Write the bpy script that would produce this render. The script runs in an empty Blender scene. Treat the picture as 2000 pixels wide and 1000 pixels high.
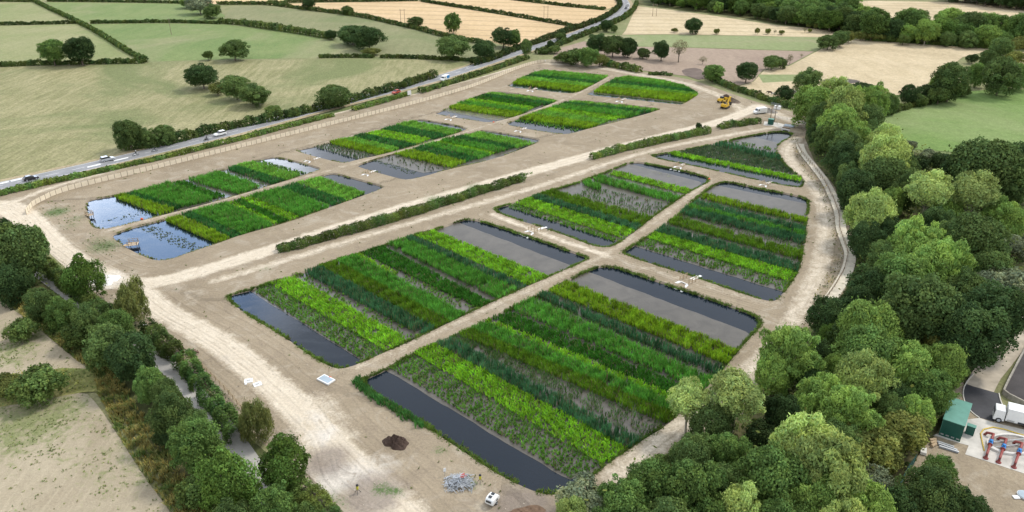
import bpy, math, random
import numpy as np
from mathutils import Vector, Matrix
from mathutils.geometry import delaunay_2d_cdt
rng = np.random.default_rng(7)
random.seed(7)
S = bpy.context.scene
COL = S.collection
R = math.radians

# ------------------------------------------------------------------ camera
FPX, PITCH, HCAM = 1511.0, R(25.8), 85.0
cam = bpy.data.cameras.new('camera'); cam_o = bpy.data.objects.new('camera', cam); COL.objects.link(cam_o)
cam.sensor_width = 36; cam.lens = 36*FPX/2000; cam.clip_start = 0.5; cam.clip_end = 8000
cam_o.location = (0, 0, HCAM); cam_o.rotation_euler = (math.pi/2-PITCH, 0, 0)
S.camera = cam_o
cT, sT = math.cos(PITCH), math.sin(PITCH)

def at(px, py, z=0.0):
    "ground point seen at a place of the survey photograph"
    u, v = (px-1000)/FPX, (py-500)/FPX
    d = Vector((u, cT-v*sT, -sT-v*cT)); t = (z-HCAM)/d.z
    return Vector((d.x*t, d.y*t, z))
def depth(p): return p[1]*cT-(p[2]-HCAM)*sT
def proj(p):
    Z = depth(p); return (1000+FPX*p[0]/Z, 500-FPX*((p[2]-HCAM)*cT+p[1]*sT)/Z)
def ppm(p): return FPX/depth(p)

# ------------------------------------------------------------------ tagging
def tag(o, label=None, cat=None, group=None, kind=None):
    if label: o['label'] = label
    if cat: o['category'] = cat
    if group: o['group'] = group
    if kind: o['kind'] = kind
    return o
def empty(name, loc=(0,0,0), rz=0.0, sc=None, label=None, cat=None, group=None):
    o = bpy.data.objects.new(name, None); COL.objects.link(o)
    o.empty_display_size = 0.3
    o.location = loc; o.rotation_euler = (0, 0, rz)
    if sc: o.scale = sc
    return tag(o, label, cat, group)
def link(name, me, parent=None, mat=None):
    o = bpy.data.objects.new(name, me); COL.objects.link(o)
    if parent: o.parent = parent
    if mat and not me.materials: me.materials.append(mat)
    return o
def children(o): return list(o.children)
def copy_tree(o, parent=None):
    c = o.copy(); COL.objects.link(c); c.parent = parent
    for ch in children(o): copy_tree(ch, c)
    return c

# ------------------------------------------------------------------ numpy meshes
def np_mesh(name, V, F, mat=None, col=None, smooth=False, attrs=None):
    V = np.asarray(V, np.float32); F = np.asarray(F, np.int32); k = F.shape[1]
    me = bpy.data.meshes.new(name)
    me.vertices.add(len(V)); me.vertices.foreach_set('co', V.ravel())
    me.loops.add(F.size); me.loops.foreach_set('vertex_index', F.ravel())
    me.polygons.add(len(F))
    me.polygons.foreach_set('loop_start', np.arange(0, F.size, k, dtype=np.int32))
    me.polygons.foreach_set('loop_total', np.full(len(F), k, np.int32))
    if smooth: me.polygons.foreach_set('use_smooth', np.ones(len(F), bool))
    if col is not None:
        a = me.attributes.new('tint', 'FLOAT_COLOR', 'POINT')
        c = np.ones((len(V), 4), np.float32); c[:, :3] = col; a.data.foreach_set('color', c.ravel())
    for n, arr in (attrs or {}).items():
        a = me.attributes.new(n, 'FLOAT', 'POINT'); a.data.foreach_set('value', np.asarray(arr, np.float32))
    if mat: me.materials.append(mat)
    me.update(); me.validate()
    return me
def unit(v): return v/np.maximum(np.linalg.norm(v, axis=-1, keepdims=True), 1e-9)

def cards(P, N, size, aspect=1.0, up=None, g=rng):
    "leaf-sized bent faces at points P, facing N"
    n = len(P); N = unit(N)
    if up is None: up = g.normal(size=(n, 3))
    T = unit(up-N*np.sum(up*N, 1, keepdims=True)); B = np.cross(N, T)
    s = (size*np.ones(n))[:, None]*0.5; a = s*aspect
    V = np.stack([P-T*s*1.0, P+B*a*0.9-T*s*0.05, P+T*s*1.0, P-B*a*0.9+T*s*0.05], 1).reshape(-1, 3)
    return V, np.arange(4*n).reshape(-1, 4)

class MB:
    def __init__(s): s.v = []; s.f = []
    def add(s, vs, fs):
        b = len(s.v); s.v += [tuple(v) for v in vs]; s.f += [tuple(b+i for i in f) for f in fs]; return s
    def box(s, c, d, rot=None, top=(1, 1), bev=0.0):
        x, y, z = d[0]/2, d[1]/2, d[2]/2; tx, ty = top
        pts = [(-x,-y,-z),(x,-y,-z),(x,y,-z),(-x,y,-z),(-x*tx,-y*ty,z),(x*tx,-y*ty,z),(x*tx,y*ty,z),(-x*tx,y*ty,z)]
        M = rot if rot else Matrix.Identity(3); c = Vector(c)
        return s.add([M@Vector(p)+c for p in pts], [(0,3,2,1),(4,5,6,7),(0,1,5,4),(1,2,6,5),(2,3,7,6),(3,0,4,7)])
    def tube(s, pts, r, n=6, cap=True):
        pts = [Vector(p) for p in pts]; k = len(pts)
        rs = r if isinstance(r, (list, tuple)) else [r]*k
        vs = []; fs = []
        for i, p in enumerate(pts):
            d = (pts[min(i+1, k-1)]-pts[max(i-1, 0)]).normalized()
            a = d.cross(Vector((0,0,1))) if abs(d.z) < .95 else d.cross(Vector((1,0,0)))
            a.normalize(); b = d.cross(a)
            for j in range(n):
                t = 2*math.pi*j/n; vs.append(p+(a*math.cos(t)+b*math.sin(t))*rs[i])
        for i in range(k-1):
            for j in range(n):
                fs.append((i*n+j, i*n+(j+1)%n, (i+1)*n+(j+1)%n, (i+1)*n+j))
        if cap: fs += [tuple(range(n))[::-1], tuple((k-1)*n+j for j in range(n))]
        return s.add(vs, fs)
    def prism(s, prof, w0, w1, axis='y', taper=None):
        "profile in x,z extruded across y from w0 to w1"
        n = len(prof)
        vs = [(x, w0, z) for x, z in prof]+[(x, w1, z) for x, z in prof]
        return s.add(vs, [tuple(range(n)), tuple(range(2*n-1, n-1, -1))]+[((i+1)%n, i, i+n, (i+1)%n+n) for i in range(n)])
    def lathe(s, prof, n=12, c=(0,0,0)):
        vs = []; fs = []; k = len(prof)
        for r, z in prof:
            for j in range(n):
                t = 2*math.pi*j/n; vs.append((c[0]+r*math.cos(t), c[1]+r*math.sin(t), c[2]+z))
        for i in range(k-1):
            for j in range(n): fs.append((i*n+j, i*n+(j+1)%n, (i+1)*n+(j+1)%n, (i+1)*n+j))
        fs += [tuple(range(n))[::-1], tuple((k-1)*n+j for j in range(n))]
        return s.add(vs, fs)
    def mesh(s, name, mat, smooth=False, bev=0.0):
        me = bpy.data.meshes.new(name); me.from_pydata(s.v, [], s.f); me.materials.append(mat)
        if bev > 0:
            import bmesh
            bm = bmesh.new(); bm.from_mesh(me)
            bmesh.ops.recalc_face_normals(bm, faces=bm.faces)
            es = [e for e in bm.edges if len(e.link_faces) == 2 and e.calc_face_angle(0) > 0.5]
            bmesh.ops.bevel(bm, geom=es, offset=bev, segments=2, profile=.6, affect='EDGES', clamp_overlap=True)
            bm.to_mesh(me); bm.free()
        if smooth:
            me.polygons.foreach_set('use_smooth', np.ones(len(me.polygons), bool))
        me.update(); return me
    def build(s, name, mat, parent=None, smooth=False, bev=0.0):
        return link(name, s.mesh(name, mat, smooth, bev), parent)

# ------------------------------------------------------------------ materials
def new_mat(name):
    m = bpy.data.materials.new(name); m.use_nodes = True; nt = m.node_tree
    for n in list(nt.nodes): nt.nodes.remove(n)
    out = nt.nodes.new('ShaderNodeOutputMaterial')
    return m, nt, out
class NT:
    def __init__(s, nt): s.nt = nt
    def n(s, t, **kw):
        x = s.nt.nodes.new(t)
        for k, v in kw.items(): setattr(x, k, v)
        return x
    def l(s, a, b): s.nt.links.new(a, b)
    def pos(s): return s.n('ShaderNodeNewGeometry').outputs['Position']
    def val(s, sock, v):
        if isinstance(v, (int, float, tuple, list)): sock.default_value = v
        else: s.l(v, sock)
    def math(s, op, a, b=None, clamp=False):
        m = s.n('ShaderNodeMath', operation=op, use_clamp=clamp); s.val(m.inputs[0], a)
        if b is not None: s.val(m.inputs[1], b)
        return m.outputs[0]
    def noise(s, vec, scale, detail=4, rough=.55, dist=0.0):
        m = s.n('ShaderNodeTexNoise'); s.l(vec, m.inputs['Vector'])
        m.inputs['Scale'].default_value = scale; m.inputs['Detail'].default_value = detail
        m.inputs['Roughness'].default_value = rough; m.inputs['Distortion'].default_value = dist
        return m.outputs['Fac']
    def ramp(s, fac, lo, hi, a=0.0, b=1.0):
        m = s.n('ShaderNodeMapRange'); s.val(m.inputs[0], fac)
        for i, v in zip((1,2,3,4), (lo, hi, a, b)): s.val(m.inputs[i], v)
        return m.outputs[0]
    def mix(s, f, a, b, mode='MIX'):
        m = s.n('ShaderNodeMix', data_type='RGBA', blend_type=mode)
        s.val(m.inputs[0], f)
        for k, v in ((6, a), (7, b)):
            if isinstance(v, tuple): m.inputs[k].default_value = (*v[:3], 1)
            else: s.l(v, m.inputs[k])
        return m.outputs[2]
    def attr(s, n, out='Fac'):
        a = s.n('ShaderNodeAttribute', attribute_name=n); return a.outputs[out]
    def rot(s, vec, deg, sc=(1,1,1)):
        m = s.n('ShaderNodeMapping'); s.l(vec, m.inputs['Vector'])
        m.inputs['Rotation'].default_value = (0, 0, R(deg)); m.inputs['Scale'].default_value = sc
        return m.outputs[0]
    def bsdf(s, out, col, rough=.9, spec=.2, bump=None, bstr=.5, bdist=.1, metal=0.0):
        b = s.n('ShaderNodeBsdfPrincipled')
        if isinstance(col, tuple): b.inputs['Base Color'].default_value = (*col[:3], 1)
        else: s.l(col, b.inputs['Base Color'])
        s.val(b.inputs['Roughness'], rough); b.inputs['Specular IOR Level'].default_value = spec
        b.inputs['Metallic'].default_value = metal
        if bump is not None:
            bp = s.n('ShaderNodeBump'); bp.inputs['Strength'].default_value = bstr; bp.inputs['Distance'].default_value = bdist
            s.l(bump, bp.inputs['Height']); s.l(bp.outputs[0], b.inputs['Normal'])
        s.l(b.outputs[0], out.inputs['Surface']); return b

def simple(name, col, rough=.6, spec=.3, var=.15, scale=3.0, metal=0.0):
    m, nt, out = new_mat(name); t = NT(nt)
    tc = t.n('ShaderNodeTexCoord').outputs['Object']
    f = t.ramp(t.noise(tc, scale, 5), .3, .7, 1-var, 1+var)
    v = t.n('ShaderNodeVectorMath', operation='SCALE'); v.inputs[0].default_value = col[:3]; t.l(f, v.inputs[3])
    t.bsdf(out, v.outputs[0], rough, spec, metal=metal)
    return m

def leaf_mat(name, trans=.3, objvar=.26, rough=.55):
    m, nt, out = new_mat(name); t = NT(nt)
    c = t.attr('tint', 'Color')
    oi = t.n('ShaderNodeObjectInfo').outputs['Random']
    f = t.ramp(oi, 0, 1, 1-objvar, 1+objvar)
    v = t.n('ShaderNodeVectorMath', operation='SCALE'); t.l(c, v.inputs[0]); t.l(f, v.inputs[3])
    b = t.n('ShaderNodeBsdfPrincipled'); t.l(v.outputs[0], b.inputs['Base Color'])
    b.inputs['Roughness'].default_value = .75; b.inputs['Specular IOR Level'].default_value = .08
    tr = t.n('ShaderNodeBsdfTranslucent'); t.l(v.outputs[0], tr.inputs['Color'])
    mx = t.n('ShaderNodeMixShader'); mx.inputs[0].default_value = trans
    t.l(b.outputs[0], mx.inputs[1]); t.l(tr.outputs[0], mx.inputs[2]); t.l(mx.outputs[0], out.inputs['Surface'])
    return m
LEAF = leaf_mat('leaf'); REED = leaf_mat('reed_blade', .35, .05)
BARK = simple('bark', (.16,.13,.10), .9, .1, .3, 6)
PALEBARK = simple('pale_bark', (.38,.34,.27), .9, .1, .3, 6)

def field_mat(name, c1, c2, c3=None, ang=0, stripe=3.0, samt=.35, patch=.012, line=0.0, patch_lo=.5, patch_hi=.68, fine=.35):
    "mown or cropped field: two hues in drifting streaks, a third in patches"
    m, nt, out = new_mat(name); t = NT(nt); p = t.pos()
    streak = t.noise(t.rot(p, ang, (1/stripe, .045/stripe*3, 1)), 1.0, 5, .6, .4)
    broad = t.noise(p, patch*2.2, 5, .6, .8)
    fineN = t.noise(p, 1.3, 6, .7)
    k = t.math('ADD', t.math('MULTIPLY', streak, samt), t.math('MULTIPLY', broad, 1-samt))
    c = t.mix(t.ramp(k, .38, .62), c1, c2)
    if c3: c = t.mix(t.ramp(t.noise(p, patch, 5, .62, 1.2), patch_lo, patch_hi), c, c3)
    if line:
        w = t.n('ShaderNodeTexWave', wave_type='BANDS', bands_direction='X')
        t.l(t.rot(p, ang), w.inputs['Vector']); w.inputs['Scale'].default_value = .5*math.pi/line/10*2; w.inputs['Distortion'].default_value = .6
        w.inputs['Detail'].default_value = 2
        c = t.mix(t.math('MULTIPLY', t.ramp(w.outputs['Fac'], .82, .97), .45), c, tuple(x*.62 for x in c1))
    sp = t.noise(p, .35, 6, .75)
    f = t.math('MULTIPLY', t.ramp(fineN, .25, .75, 1-fine, 1+fine), t.ramp(sp, .3, .7, .84, 1.16))
    v = t.n('ShaderNodeVectorMath', operation='SCALE'); t.l(c, v.inputs[0]); t.l(f, v.inputs[3])
    t.bsdf(out, v.outputs[0], .95, .08, fineN, .6, .25)
    return m

# ------------------------------------------------------------------ polygons and sheets
def chaikin(pts, n=1, closed=True):
    pts = [Vector(p[:2]) for p in pts]
    for _ in range(n):
        q = []; k = len(pts)
        for i in range(k if closed else k-1):
            a, b = pts[i], pts[(i+1) % k]; q += [a*.75+b*.25, a*.25+b*.75]
        if not closed: q = [pts[0]]+q+[pts[-1]]
        pts = q
    return pts
def wpoly(px, n=0, z=0.0, closed=True):
    return [at(p[0], p[1], z).xy for p in chaikin(px, n, closed)]
def inpoly(P, poly):
    P = np.asarray(P); x, y = P[:, 0], P[:, 1]; q = np.array([(a[0], a[1]) for a in poly]); r = np.zeros(len(P), bool)
    x1, y1 = q[:, 0], q[:, 1]; x2, y2 = np.roll(x1, -1), np.roll(y1, -1)
    for a, b, c, d in zip(x1, y1, x2, y2):
        if b == d: continue
        r ^= ((b > y) != (d > y)) & (x < (c-a)*(y-b)/(d-b)+a)
    return r
def seg_dist(P, line):
    "distance and signed offset from points to a polyline"
    P = np.asarray(P, float); best = np.full(len(P), 1e9); sg = np.zeros(len(P))
    for a, b in zip(line[:-1], line[1:]):
        a = np.array((a[0], a[1])); b = np.array((b[0], b[1])); d = b-a; L = d@d
        if L < 1e-9: continue
        t = np.clip(((P-a)@d)/L, 0, 1); q = a+t[:, None]*d; e = P-q; r = np.hypot(e[:, 0], e[:, 1])
        s = np.sign(d[0]*e[:, 1]-d[1]*e[:, 0]); m = r < best; best[m] = r[m]; sg[m] = (r*s)[m]
    return best, sg
def cdt_sheet(name, outer, holes, z, mat, extra=None, attrs=None, kind='structure', label=None, cat=None, zf=None):
    vs = []; es = []
    for loop in [outer]+list(holes):
        b = len(vs); vs += [Vector((p[0], p[1])) for p in loop]; n = len(loop)
        es += [(b+i, b+(i+1) % n) for i in range(n)]
    if extra is not None: vs += [Vector((float(p[0]), float(p[1]))) for p in extra]
    ov, oe, of, *_ = delaunay_2d_cdt(vs, es, [], 0, 1e-5)
    V = np.array([(v.x, v.y, z) for v in ov]); T = np.array([f for f in of if len(f) == 3])
    C = V[T].mean(1)[:, :2]; keep = inpoly(C, outer)
    for h in holes: keep &= ~inpoly(C, h)
    T = T[keep]
    a, b, c = V[T[:, 0]], V[T[:, 1]], V[T[:, 2]]
    cr = (b[:, 0]-a[:, 0])*(c[:, 1]-a[:, 1])-(b[:, 1]-a[:, 1])*(c[:, 0]-a[:, 0])
    T[cr < 0] = T[cr < 0][:, ::-1]
    if zf is not None: V[:, 2] += zf(V)
    at_ = attrs(V) if attrs else None
    o = link(name, np_mesh(name, V, T, mat, attrs=at_, smooth=zf is not None))
    return tag(o, label, cat, kind=kind)
def strip_sheet(name, line, width, z, mat, label=None, cat=None, kind='structure', w2=None):
    "ribbon along a ground polyline"
    L = [Vector((p[0], p[1])) for p in line]; V = []; n = len(L)
    for i, p in enumerate(L):
        d = (L[min(i+1, n-1)]-L[max(i-1, 0)]).normalized(); nrm = Vector((-d.y, d.x))
        w = width if w2 is None else width+(w2-width)*i/(n-1)
        V += [(*(p+nrm*w/2), z), (*(p-nrm*w/2), z)]
    F = [(2*i+1, 2*i+3, 2*i+2, 2*i) for i in range(n-1)]
    o = link(name, np_mesh(name, V, F, mat)); return tag(o, label, cat, kind=kind)
def resample(line, step):
    L = np.array([(p[0], p[1]) for p in line]); d = np.hypot(*np.diff(L, axis=0).T); s = np.concatenate([[0], np.cumsum(d)])
    n = max(2, int(s[-1]/step)+1); t = np.linspace(0, s[-1], n)
    return np.stack([np.interp(t, s, L[:, 0]), np.interp(t, s, L[:, 1])], 1)
# ------------------------------------------------------------------ the ground of the works
def vnoise(P, scale, seed=0):
    g = np.random.default_rng(seed+11); P = np.asarray(P)[:, :2]; r = np.zeros(len(P)); amp = 0
    for o in range(4):
        for _ in range(3):
            a = g.uniform(0, 2*math.pi); k = 2*math.pi/scale*2**o*g.uniform(.7, 1.3); w = .6**o
            r += w*np.sin((P[:, 0]*math.cos(a)+P[:, 1]*math.sin(a))*k+g.uniform(0, 6.28)+1.3*np.sin(P[:, 0]*k*.37+P[:, 1]*k*.29)); amp += w*w*.5
    return r/math.sqrt(amp)          # roughly unit variance

SITE = [(-90,398),(-30,388),(40,372),(110,358),(200,336),(400,285),(600,234),(800,186),(920,156),(1000,132),(1040,119),(1085,115),(1150,121),(1200,134),(1300,146),(1360,158),(1412,177),(1470,197),(1530,213),(1578,226),(1590,262),(1592,300),(1620,345),(1660,405),(1672,455),(1672,520),(1640,600),(1600,700),(1560,790),(1420,880),(1240,960),(1160,1060),(900,1090),(660,1090),(600,960),(560,905),(470,830),(420,770),(350,700),(300,655),(235,610),(170,560),(125,520),(70,470),(30,445),(-90,432)]
TRK = [ # polyline, half width m, strength
 ([(150,522),(215,548),(270,556),(330,547),(420,522),(560,478),(700,432),(860,385),(1030,337),(1200,290),(1330,257),(1400,240),(1450,222),(1480,208)], 2.6, 1.0),
 ([(1450,222),(1440,203),(1400,184),(1340,162),(1250,146),(1150,129),(1070,124)], 2.6, .55),
 ([(1480,206),(1530,230),(1560,240)], 3.0, .6),
 ([(262,556),(290,585),(320,610),(380,640),(460,690),(560,775),(640,860),(720,940),(800,1020),(850,1080)], 2.7, 1.0),
 ([(600,800),(640,870),(650,940),(760,1000)], 5.0, .55),
 ([(-60,402),(10,400),(50,425),(75,455),(110,490),(160,525),(215,548)], 3.6, 1.15),
 ([(20,398),(100,364),(300,313),(600,235),(900,161),(1040,122)], 1.3, .7),
 ([(420,548),(560,508),(700,464),(900,408),(1060,362),(1200,314),(1300,287),(1400,268),(1500,250),(1550,248)], 1.5, .6),
 ([(1555,270),(1533,292),(1548,322),(1590,360),(1612,410),(1612,470),(1595,540),(1562,600),(1530,660),(1450,740),(1360,800),(1280,870),(1200,935)], 2.2, .6),
 ([(690,722),(830,660),(1000,580),(1180,500),(1290,425),(1390,350)], 1.4, .35),
 ([(205,452),(420,395),(640,333),(800,292),(960,242),(1100,198),(1195,148)], 1.1, .35),
 ([(1180,500),(1330,545),(1510,597)], 1.3, .3), ([(960,418),(1080,464),(1180,497)], 1.0, .75),
]
WEED = [(110,414,3.5,.8),(150,426,2.5,.6),(140,440,3,.5),(205,480,4.5,.7),(190,470,4,.5),(520,524,2,.5),(860,880,1.6,.6),(745,955,1.5,.8),(775,960,1.2,.8),(920,945,1.4,.7),(615,300,3,.3),(740,418,2.2,.5),(850,390,3.4,.7),(930,366,3.4,.7),(1000,350,3,.6),(1270,300,3,.4),(560,905,3,.5),(430,770,2,.4),(640,985,3,.6),(1590,420,2,.3),(1655,480,1.4,.7),(1620,560,1.5,.5),(1350,1000,8,.4)]
DARK = [(725,965,4,1.1),(642,900,3.2,1.1),(800,860,5,.35),(900,990,4,.4),(1020,995,4,1.2),(440,700,5,.35),(420,650,5,.25),(400,600,6,.3),(560,840,5,.4),(530,560,6,.3),(1480,228,5,.4),(1150,330,6,.2)]
CHALK = [(660,935,3.4,1.0),(700,925,3,.8),(630,850,2.5,.8),(615,815,2.0,.7),(740,905,3,.6),(205,548,4,.9),(1500,242,5,.4),(690,440,3,.2)]
POND_PX = {
 'L1': [(164,396),(175,388),(220,381),(330,357),(430,332),(510,309),(540,305),(560,309),(622,326),(628,330),(600,340),(450,386),(310,422),(215,446),(190,447),(176,441),(168,420)],
 'L2': [(213,461),(224,454),(266,440),(311,430),(546,365),(623,344),(640,338),(656,337),(700,349),(748,362),(751,367),(695,387),(630,410),(560,435),(472,458),(420,477),(367,494),(332,507),(304,509),(280,501),(245,484)],
 'M1': [(574,294),(582,291),(612,285),(642,277),(700,264),(760,248),(800,236),(815,232),(830,233),(917,248),(905,256),(860,270),(800,288),(740,303),(697,312),(676,318),(660,317),(620,307)],
 'M2': [(694,325),(700,320),(727,311),(769,299),(800,291),(870,271),(930,257),(945,253),(965,256),(1053,270),(1055,275),(1040,283),(965,311),(870,332),(830,344),(797,351),(780,349)],
 'N1': [(843,222),(858,217),(880,206),(934,186),(960,179),(980,178),(1092,194),(1080,202),(1010,227),(970,237),(952,239),(930,236)],
 'N2': [(981,242),(1012,231),(1060,213),(1091,203),(1122,197),(1150,196),(1290,211),(1288,215),(1220,234),(1157,249),(1115,261),(1094,262),(1040,254)],
 'O1': [(986,169),(1000,161),(1020,150),(1056,138),(1064,136),(1191,146),(1180,154),(1148,171),(1130,180),(1114,183),(1050,176)],
 'O2': [(1140,185),(1150,179),(1168,169),(1185,159),(1203,151),(1224,148),(1262,151),(1297,156),(1332,165),(1352,173),(1366,183),(1355,191),(1335,203),(1325,204),(1245,196),(1190,190)],
 'R1': [(439,582),(446,574),(490,564),(525,550),(591,531),(650,507),(702,493),(751,477),(811,456),(860,444),(900,428),(923,426),(965,437),(1070,472),(1129,494),(1150,501),(1148,508),(1073,540),(1031,559),(965,588),(909,615),(846,645),(804,665),(740,693),(711,706),(680,718),(655,721),(612,700),(539,648),(483,617)],
 'R2': [(702,745),(706,739),(748,721),(800,692),(846,670),(891,652),(951,623),(993,602),(1045,578),(1080,560),(1115,542),(1150,525),(1175,517),(1203,519),(1245,533),(1297,551),(1370,575),(1440,600),(1475,613),(1489,625),(1486,638),(1457,669),(1443,685),(1405,732),(1370,768),(1308,828),(1255,860),(1182,910),(1130,952),(1100,965),(1070,967),(1035,958),(982,932),(930,900),(860,852),(807,820),(737,778),(712,760)],
 'R3': [(962,411),(969,404),(1000,396),(1035,384),(1060,374),(1119,358),(1157,344),(1189,333),(1222,318),(1240,315),(1260,317),(1320,329),(1375,342),(1387,347),(1384,356),(1346,375),(1315,397),(1277,423),(1245,449),(1210,475),(1186,484),(1157,480),(1105,460),(1052,442),(1000,426)],
 'R4': [(1212,491),(1224,485),(1262,461),(1297,439),(1325,417),(1348,396),(1372,374),(1400,356),(1422,353),(1475,365),(1559,381),(1580,388),(1582,400),(1576,435),(1571,488),(1561,530),(1545,555),(1524,583),(1508,589),(1475,582),(1405,558),(1352,540),(1310,527),(1228,501)],
 'R5': [(1268,304),(1285,300),(1330,293),(1390,281),(1440,269),(1480,261),(1520,255),(1548,258),(1548,266),(1523,278),(1518,294),(1526,311),(1550,335),(1571,347),(1571,363),(1558,367),(1475,351),(1405,335),(1340,321),(1290,311)],
}
POND_SAY = {'L1':'the blue pond with the small side jetty','L2':'the nearest roadside pond with the timber platform','M1':'the second roadside pond along the screen fence','M2':'the second roadside pond by the haul track','N1':'the third roadside pond along the screen fence','N2':'the third roadside pond by the haul track','O1':'the farthest pond below the road bend','O2':'the round ended pond near the diggers','R1':'the big pond between hedge and central path','R2':'the largest pond beside the near trees','R3':'the middle pond beyond the path crossing','R4':'the pond along the curving right track','R5':'the wedge shaped pond below the site cabin'}
WZ = -0.40
POND = {k: wpoly(v, 1) for k, v in POND_PX.items()}
SITEW = wpoly(SITE, 1)
def sarea(P): return .5*sum(a.x*b.y-b.x*a.y for a, b in zip(P, P[1:]+P[:1]))
for k in POND:
    if sarea(POND[k]) < 0: POND[k] = POND[k][::-1]

TRKW = [(resample([at(*p).xy for p in chaikin(l, 2, False)], 3.0), w, s) for l, w, s in TRK]
def blobs(V, L):
    r = np.zeros(len(V))
    for x, y, rad, s in L:
        c = at(x, y); d2 = ((V[:, :2]-np.array((c.x, c.y)))**2).sum(1); r = np.maximum(r, s*np.exp(-d2/(2*rad*rad)))
    return r
def site_attrs(V):
    tr = np.zeros(len(V)); bd = np.full(len(V), 1e9); off = np.zeros(len(V))
    for L, w, s in TRKW:
        d, sg = seg_dist(V[:, :2], L); k = s*np.exp(-(d/(w*1.15))**4); tr = np.maximum(tr, k)
        m = d < bd; bd[m] = d[m]; off[m] = sg[m]
    return {'trk': tr, 'off': np.clip(off, -12, 12), 'weed': blobs(V, WEED), 'damp': blobs(V, DARK), 'chalk': blobs(V, CHALK)}

def earth_mat():
    m, nt, out = new_mat('compacted_earth'); t = NT(nt); p = t.pos()
    n1 = t.noise(p, .045, 6, .6, 1.0); n2 = t.noise(p, .4, 7, .68, .6); n3 = t.noise(p, 2.2, 6, .7); n4 = t.noise(p, .14, 6, .65, 1.5)
    c = t.mix(t.ramp(n1, .35, .65), (.272,.220,.152), (.338,.276,.194))
    c = t.mix(t.math('MULTIPLY', t.ramp(n4, .52, .66), .55), c, (.43,.375,.295))
    c = t.mix(t.math('MULTIPLY', t.ramp(n4, .45, .30), .5), c, (.215,.172,.128))
    off = t.attr('off'); wob = t.math('MULTIPLY', t.math('SUBTRACT', t.noise(p, .10, 3), .5), 1.2)
    ph = t.math('MULTIPLY', t.math('ADD', off, wob), 3.1)
    rut = t.ramp(t.math('SINE', ph), .35, 1.0)
    rut2 = t.ramp(t.math('SINE', t.math('MULTIPLY', ph, 2.7)), .2, 1.0)
    tw = t.math('ADD', t.attr('trk'), t.math('MULTIPLY', t.math('SUBTRACT', n2, .5), .9))
    tw = t.math('ADD', tw, t.math('MULTIPLY', t.math('SUBTRACT', n3, .5), .45))
    tm = t.ramp(tw, .22, .72)
    chalk = t.mix(t.ramp(n2, .3, .7), (.55,.468,.355), (.70,.615,.49))
    c = t.mix(t.math('MULTIPLY', tm, .93), c, chalk)
    rm = t.math('MULTIPLY', t.math('MULTIPLY', t.math('MULTIPLY', rut, t.ramp(t.attr('trk'), .02, .4)), t.ramp(n2, .5, .68)), .16)
    c = t.mix(rm, c, (.28,.22,.165))
    rm2 = t.math('MULTIPLY', t.math('MULTIPLY', t.math('MULTIPLY', rut2, t.ramp(t.attr('trk'), .02, .4)), t.ramp(n4, .5, .62)), .12)
    c = t.mix(rm2, c, (.60,.52,.41))
    ck = t.ramp(t.math('ADD', t.attr('chalk'), t.math('MULTIPLY', t.math('SUBTRACT', n2, .5), 1.0)), .3, .8)
    c = t.mix(t.math('MULTIPLY', ck, .8), c, (.64,.59,.52))
    dk = t.ramp(t.math('ADD', t.attr('damp'), t.math('MULTIPLY', t.math('SUBTRACT', n2, .5), .9)), .3, .8)
    c = t.mix(t.math('MULTIPLY', dk, .75), c, (.225,.185,.155))
    wd = t.ramp(t.math('ADD', t.attr('weed'), t.math('MULTIPLY', t.math('SUBTRACT', n3, .5), 1.8)), .4, .75)
    c = t.mix(t.math('MULTIPLY', wd, t.ramp(t.attr('weed'), .05, .3)), c, (.10,.15,.055))
    wheel_ = t.math('ABSOLUTE', t.math('SUBTRACT', t.math('ABSOLUTE', t.math('ADD', off, t.math('MULTIPLY', wob, .5))), .95))
    wl = t.math('MULTIPLY', t.ramp(wheel_, .34, .14), t.math('MULTIPLY', t.ramp(n4, .46, .60), t.ramp(n2, .35, .55)))
    c = t.mix(t.math('MULTIPLY', wl, .5), c, (.255,.205,.15))
    f = t.math('MULTIPLY', t.ramp(n3, .25, .75, .76, 1.2), t.ramp(t.noise(p, 7, 3, .7), .3, .7, .88, 1.1))
    v = t.n('ShaderNodeVectorMath', operation='SCALE'); t.l(c, v.inputs[0]); t.l(f, v.inputs[3])
    b = t.math('ADD', t.math('MULTIPLY', n2, .8), t.math('ADD', t.math('MULTIPLY', n3, .3), t.math('MULTIPLY', rut, .25)))
    t.bsdf(out, v.outputs[0], .95, .1, b, .8, .35)
    return m
EARTH = earth_mat()

g0 = np.array(SITEW); lo, hi = g0.min(0), g0.max(0)
gx, gy = np.meshgrid(np.arange(lo[0], hi[0], 1.5), np.arange(lo[1], hi[1], 1.5))
G = np.stack([gx.ravel(), gy.ravel()], 1)+rng.uniform(-.3, .3, (gx.size, 2))
G = G[inpoly(G, SITEW)]
for k in POND: G = G[~inpoly(G, POND[k])]
cdt_sheet('ground_earth', SITEW, list(POND.values()), 0, EARTH, G, site_attrs, label='bare compacted tan earth of the wetland works with pale tracks', cat='ground')

GROUND = field_mat('rough_grass', (.20,.21,.10), (.27,.255,.135), (.15,.19,.075), 20, 4)
cdt_sheet('ground', [Vector(p) for p in ((-1500,-120),(1500,-120),(2600,2600),(-2600,2600))], [SITEW], 0, GROUND, label='dry grassy farmland ground reaching to the horizon', cat='ground')

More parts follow.
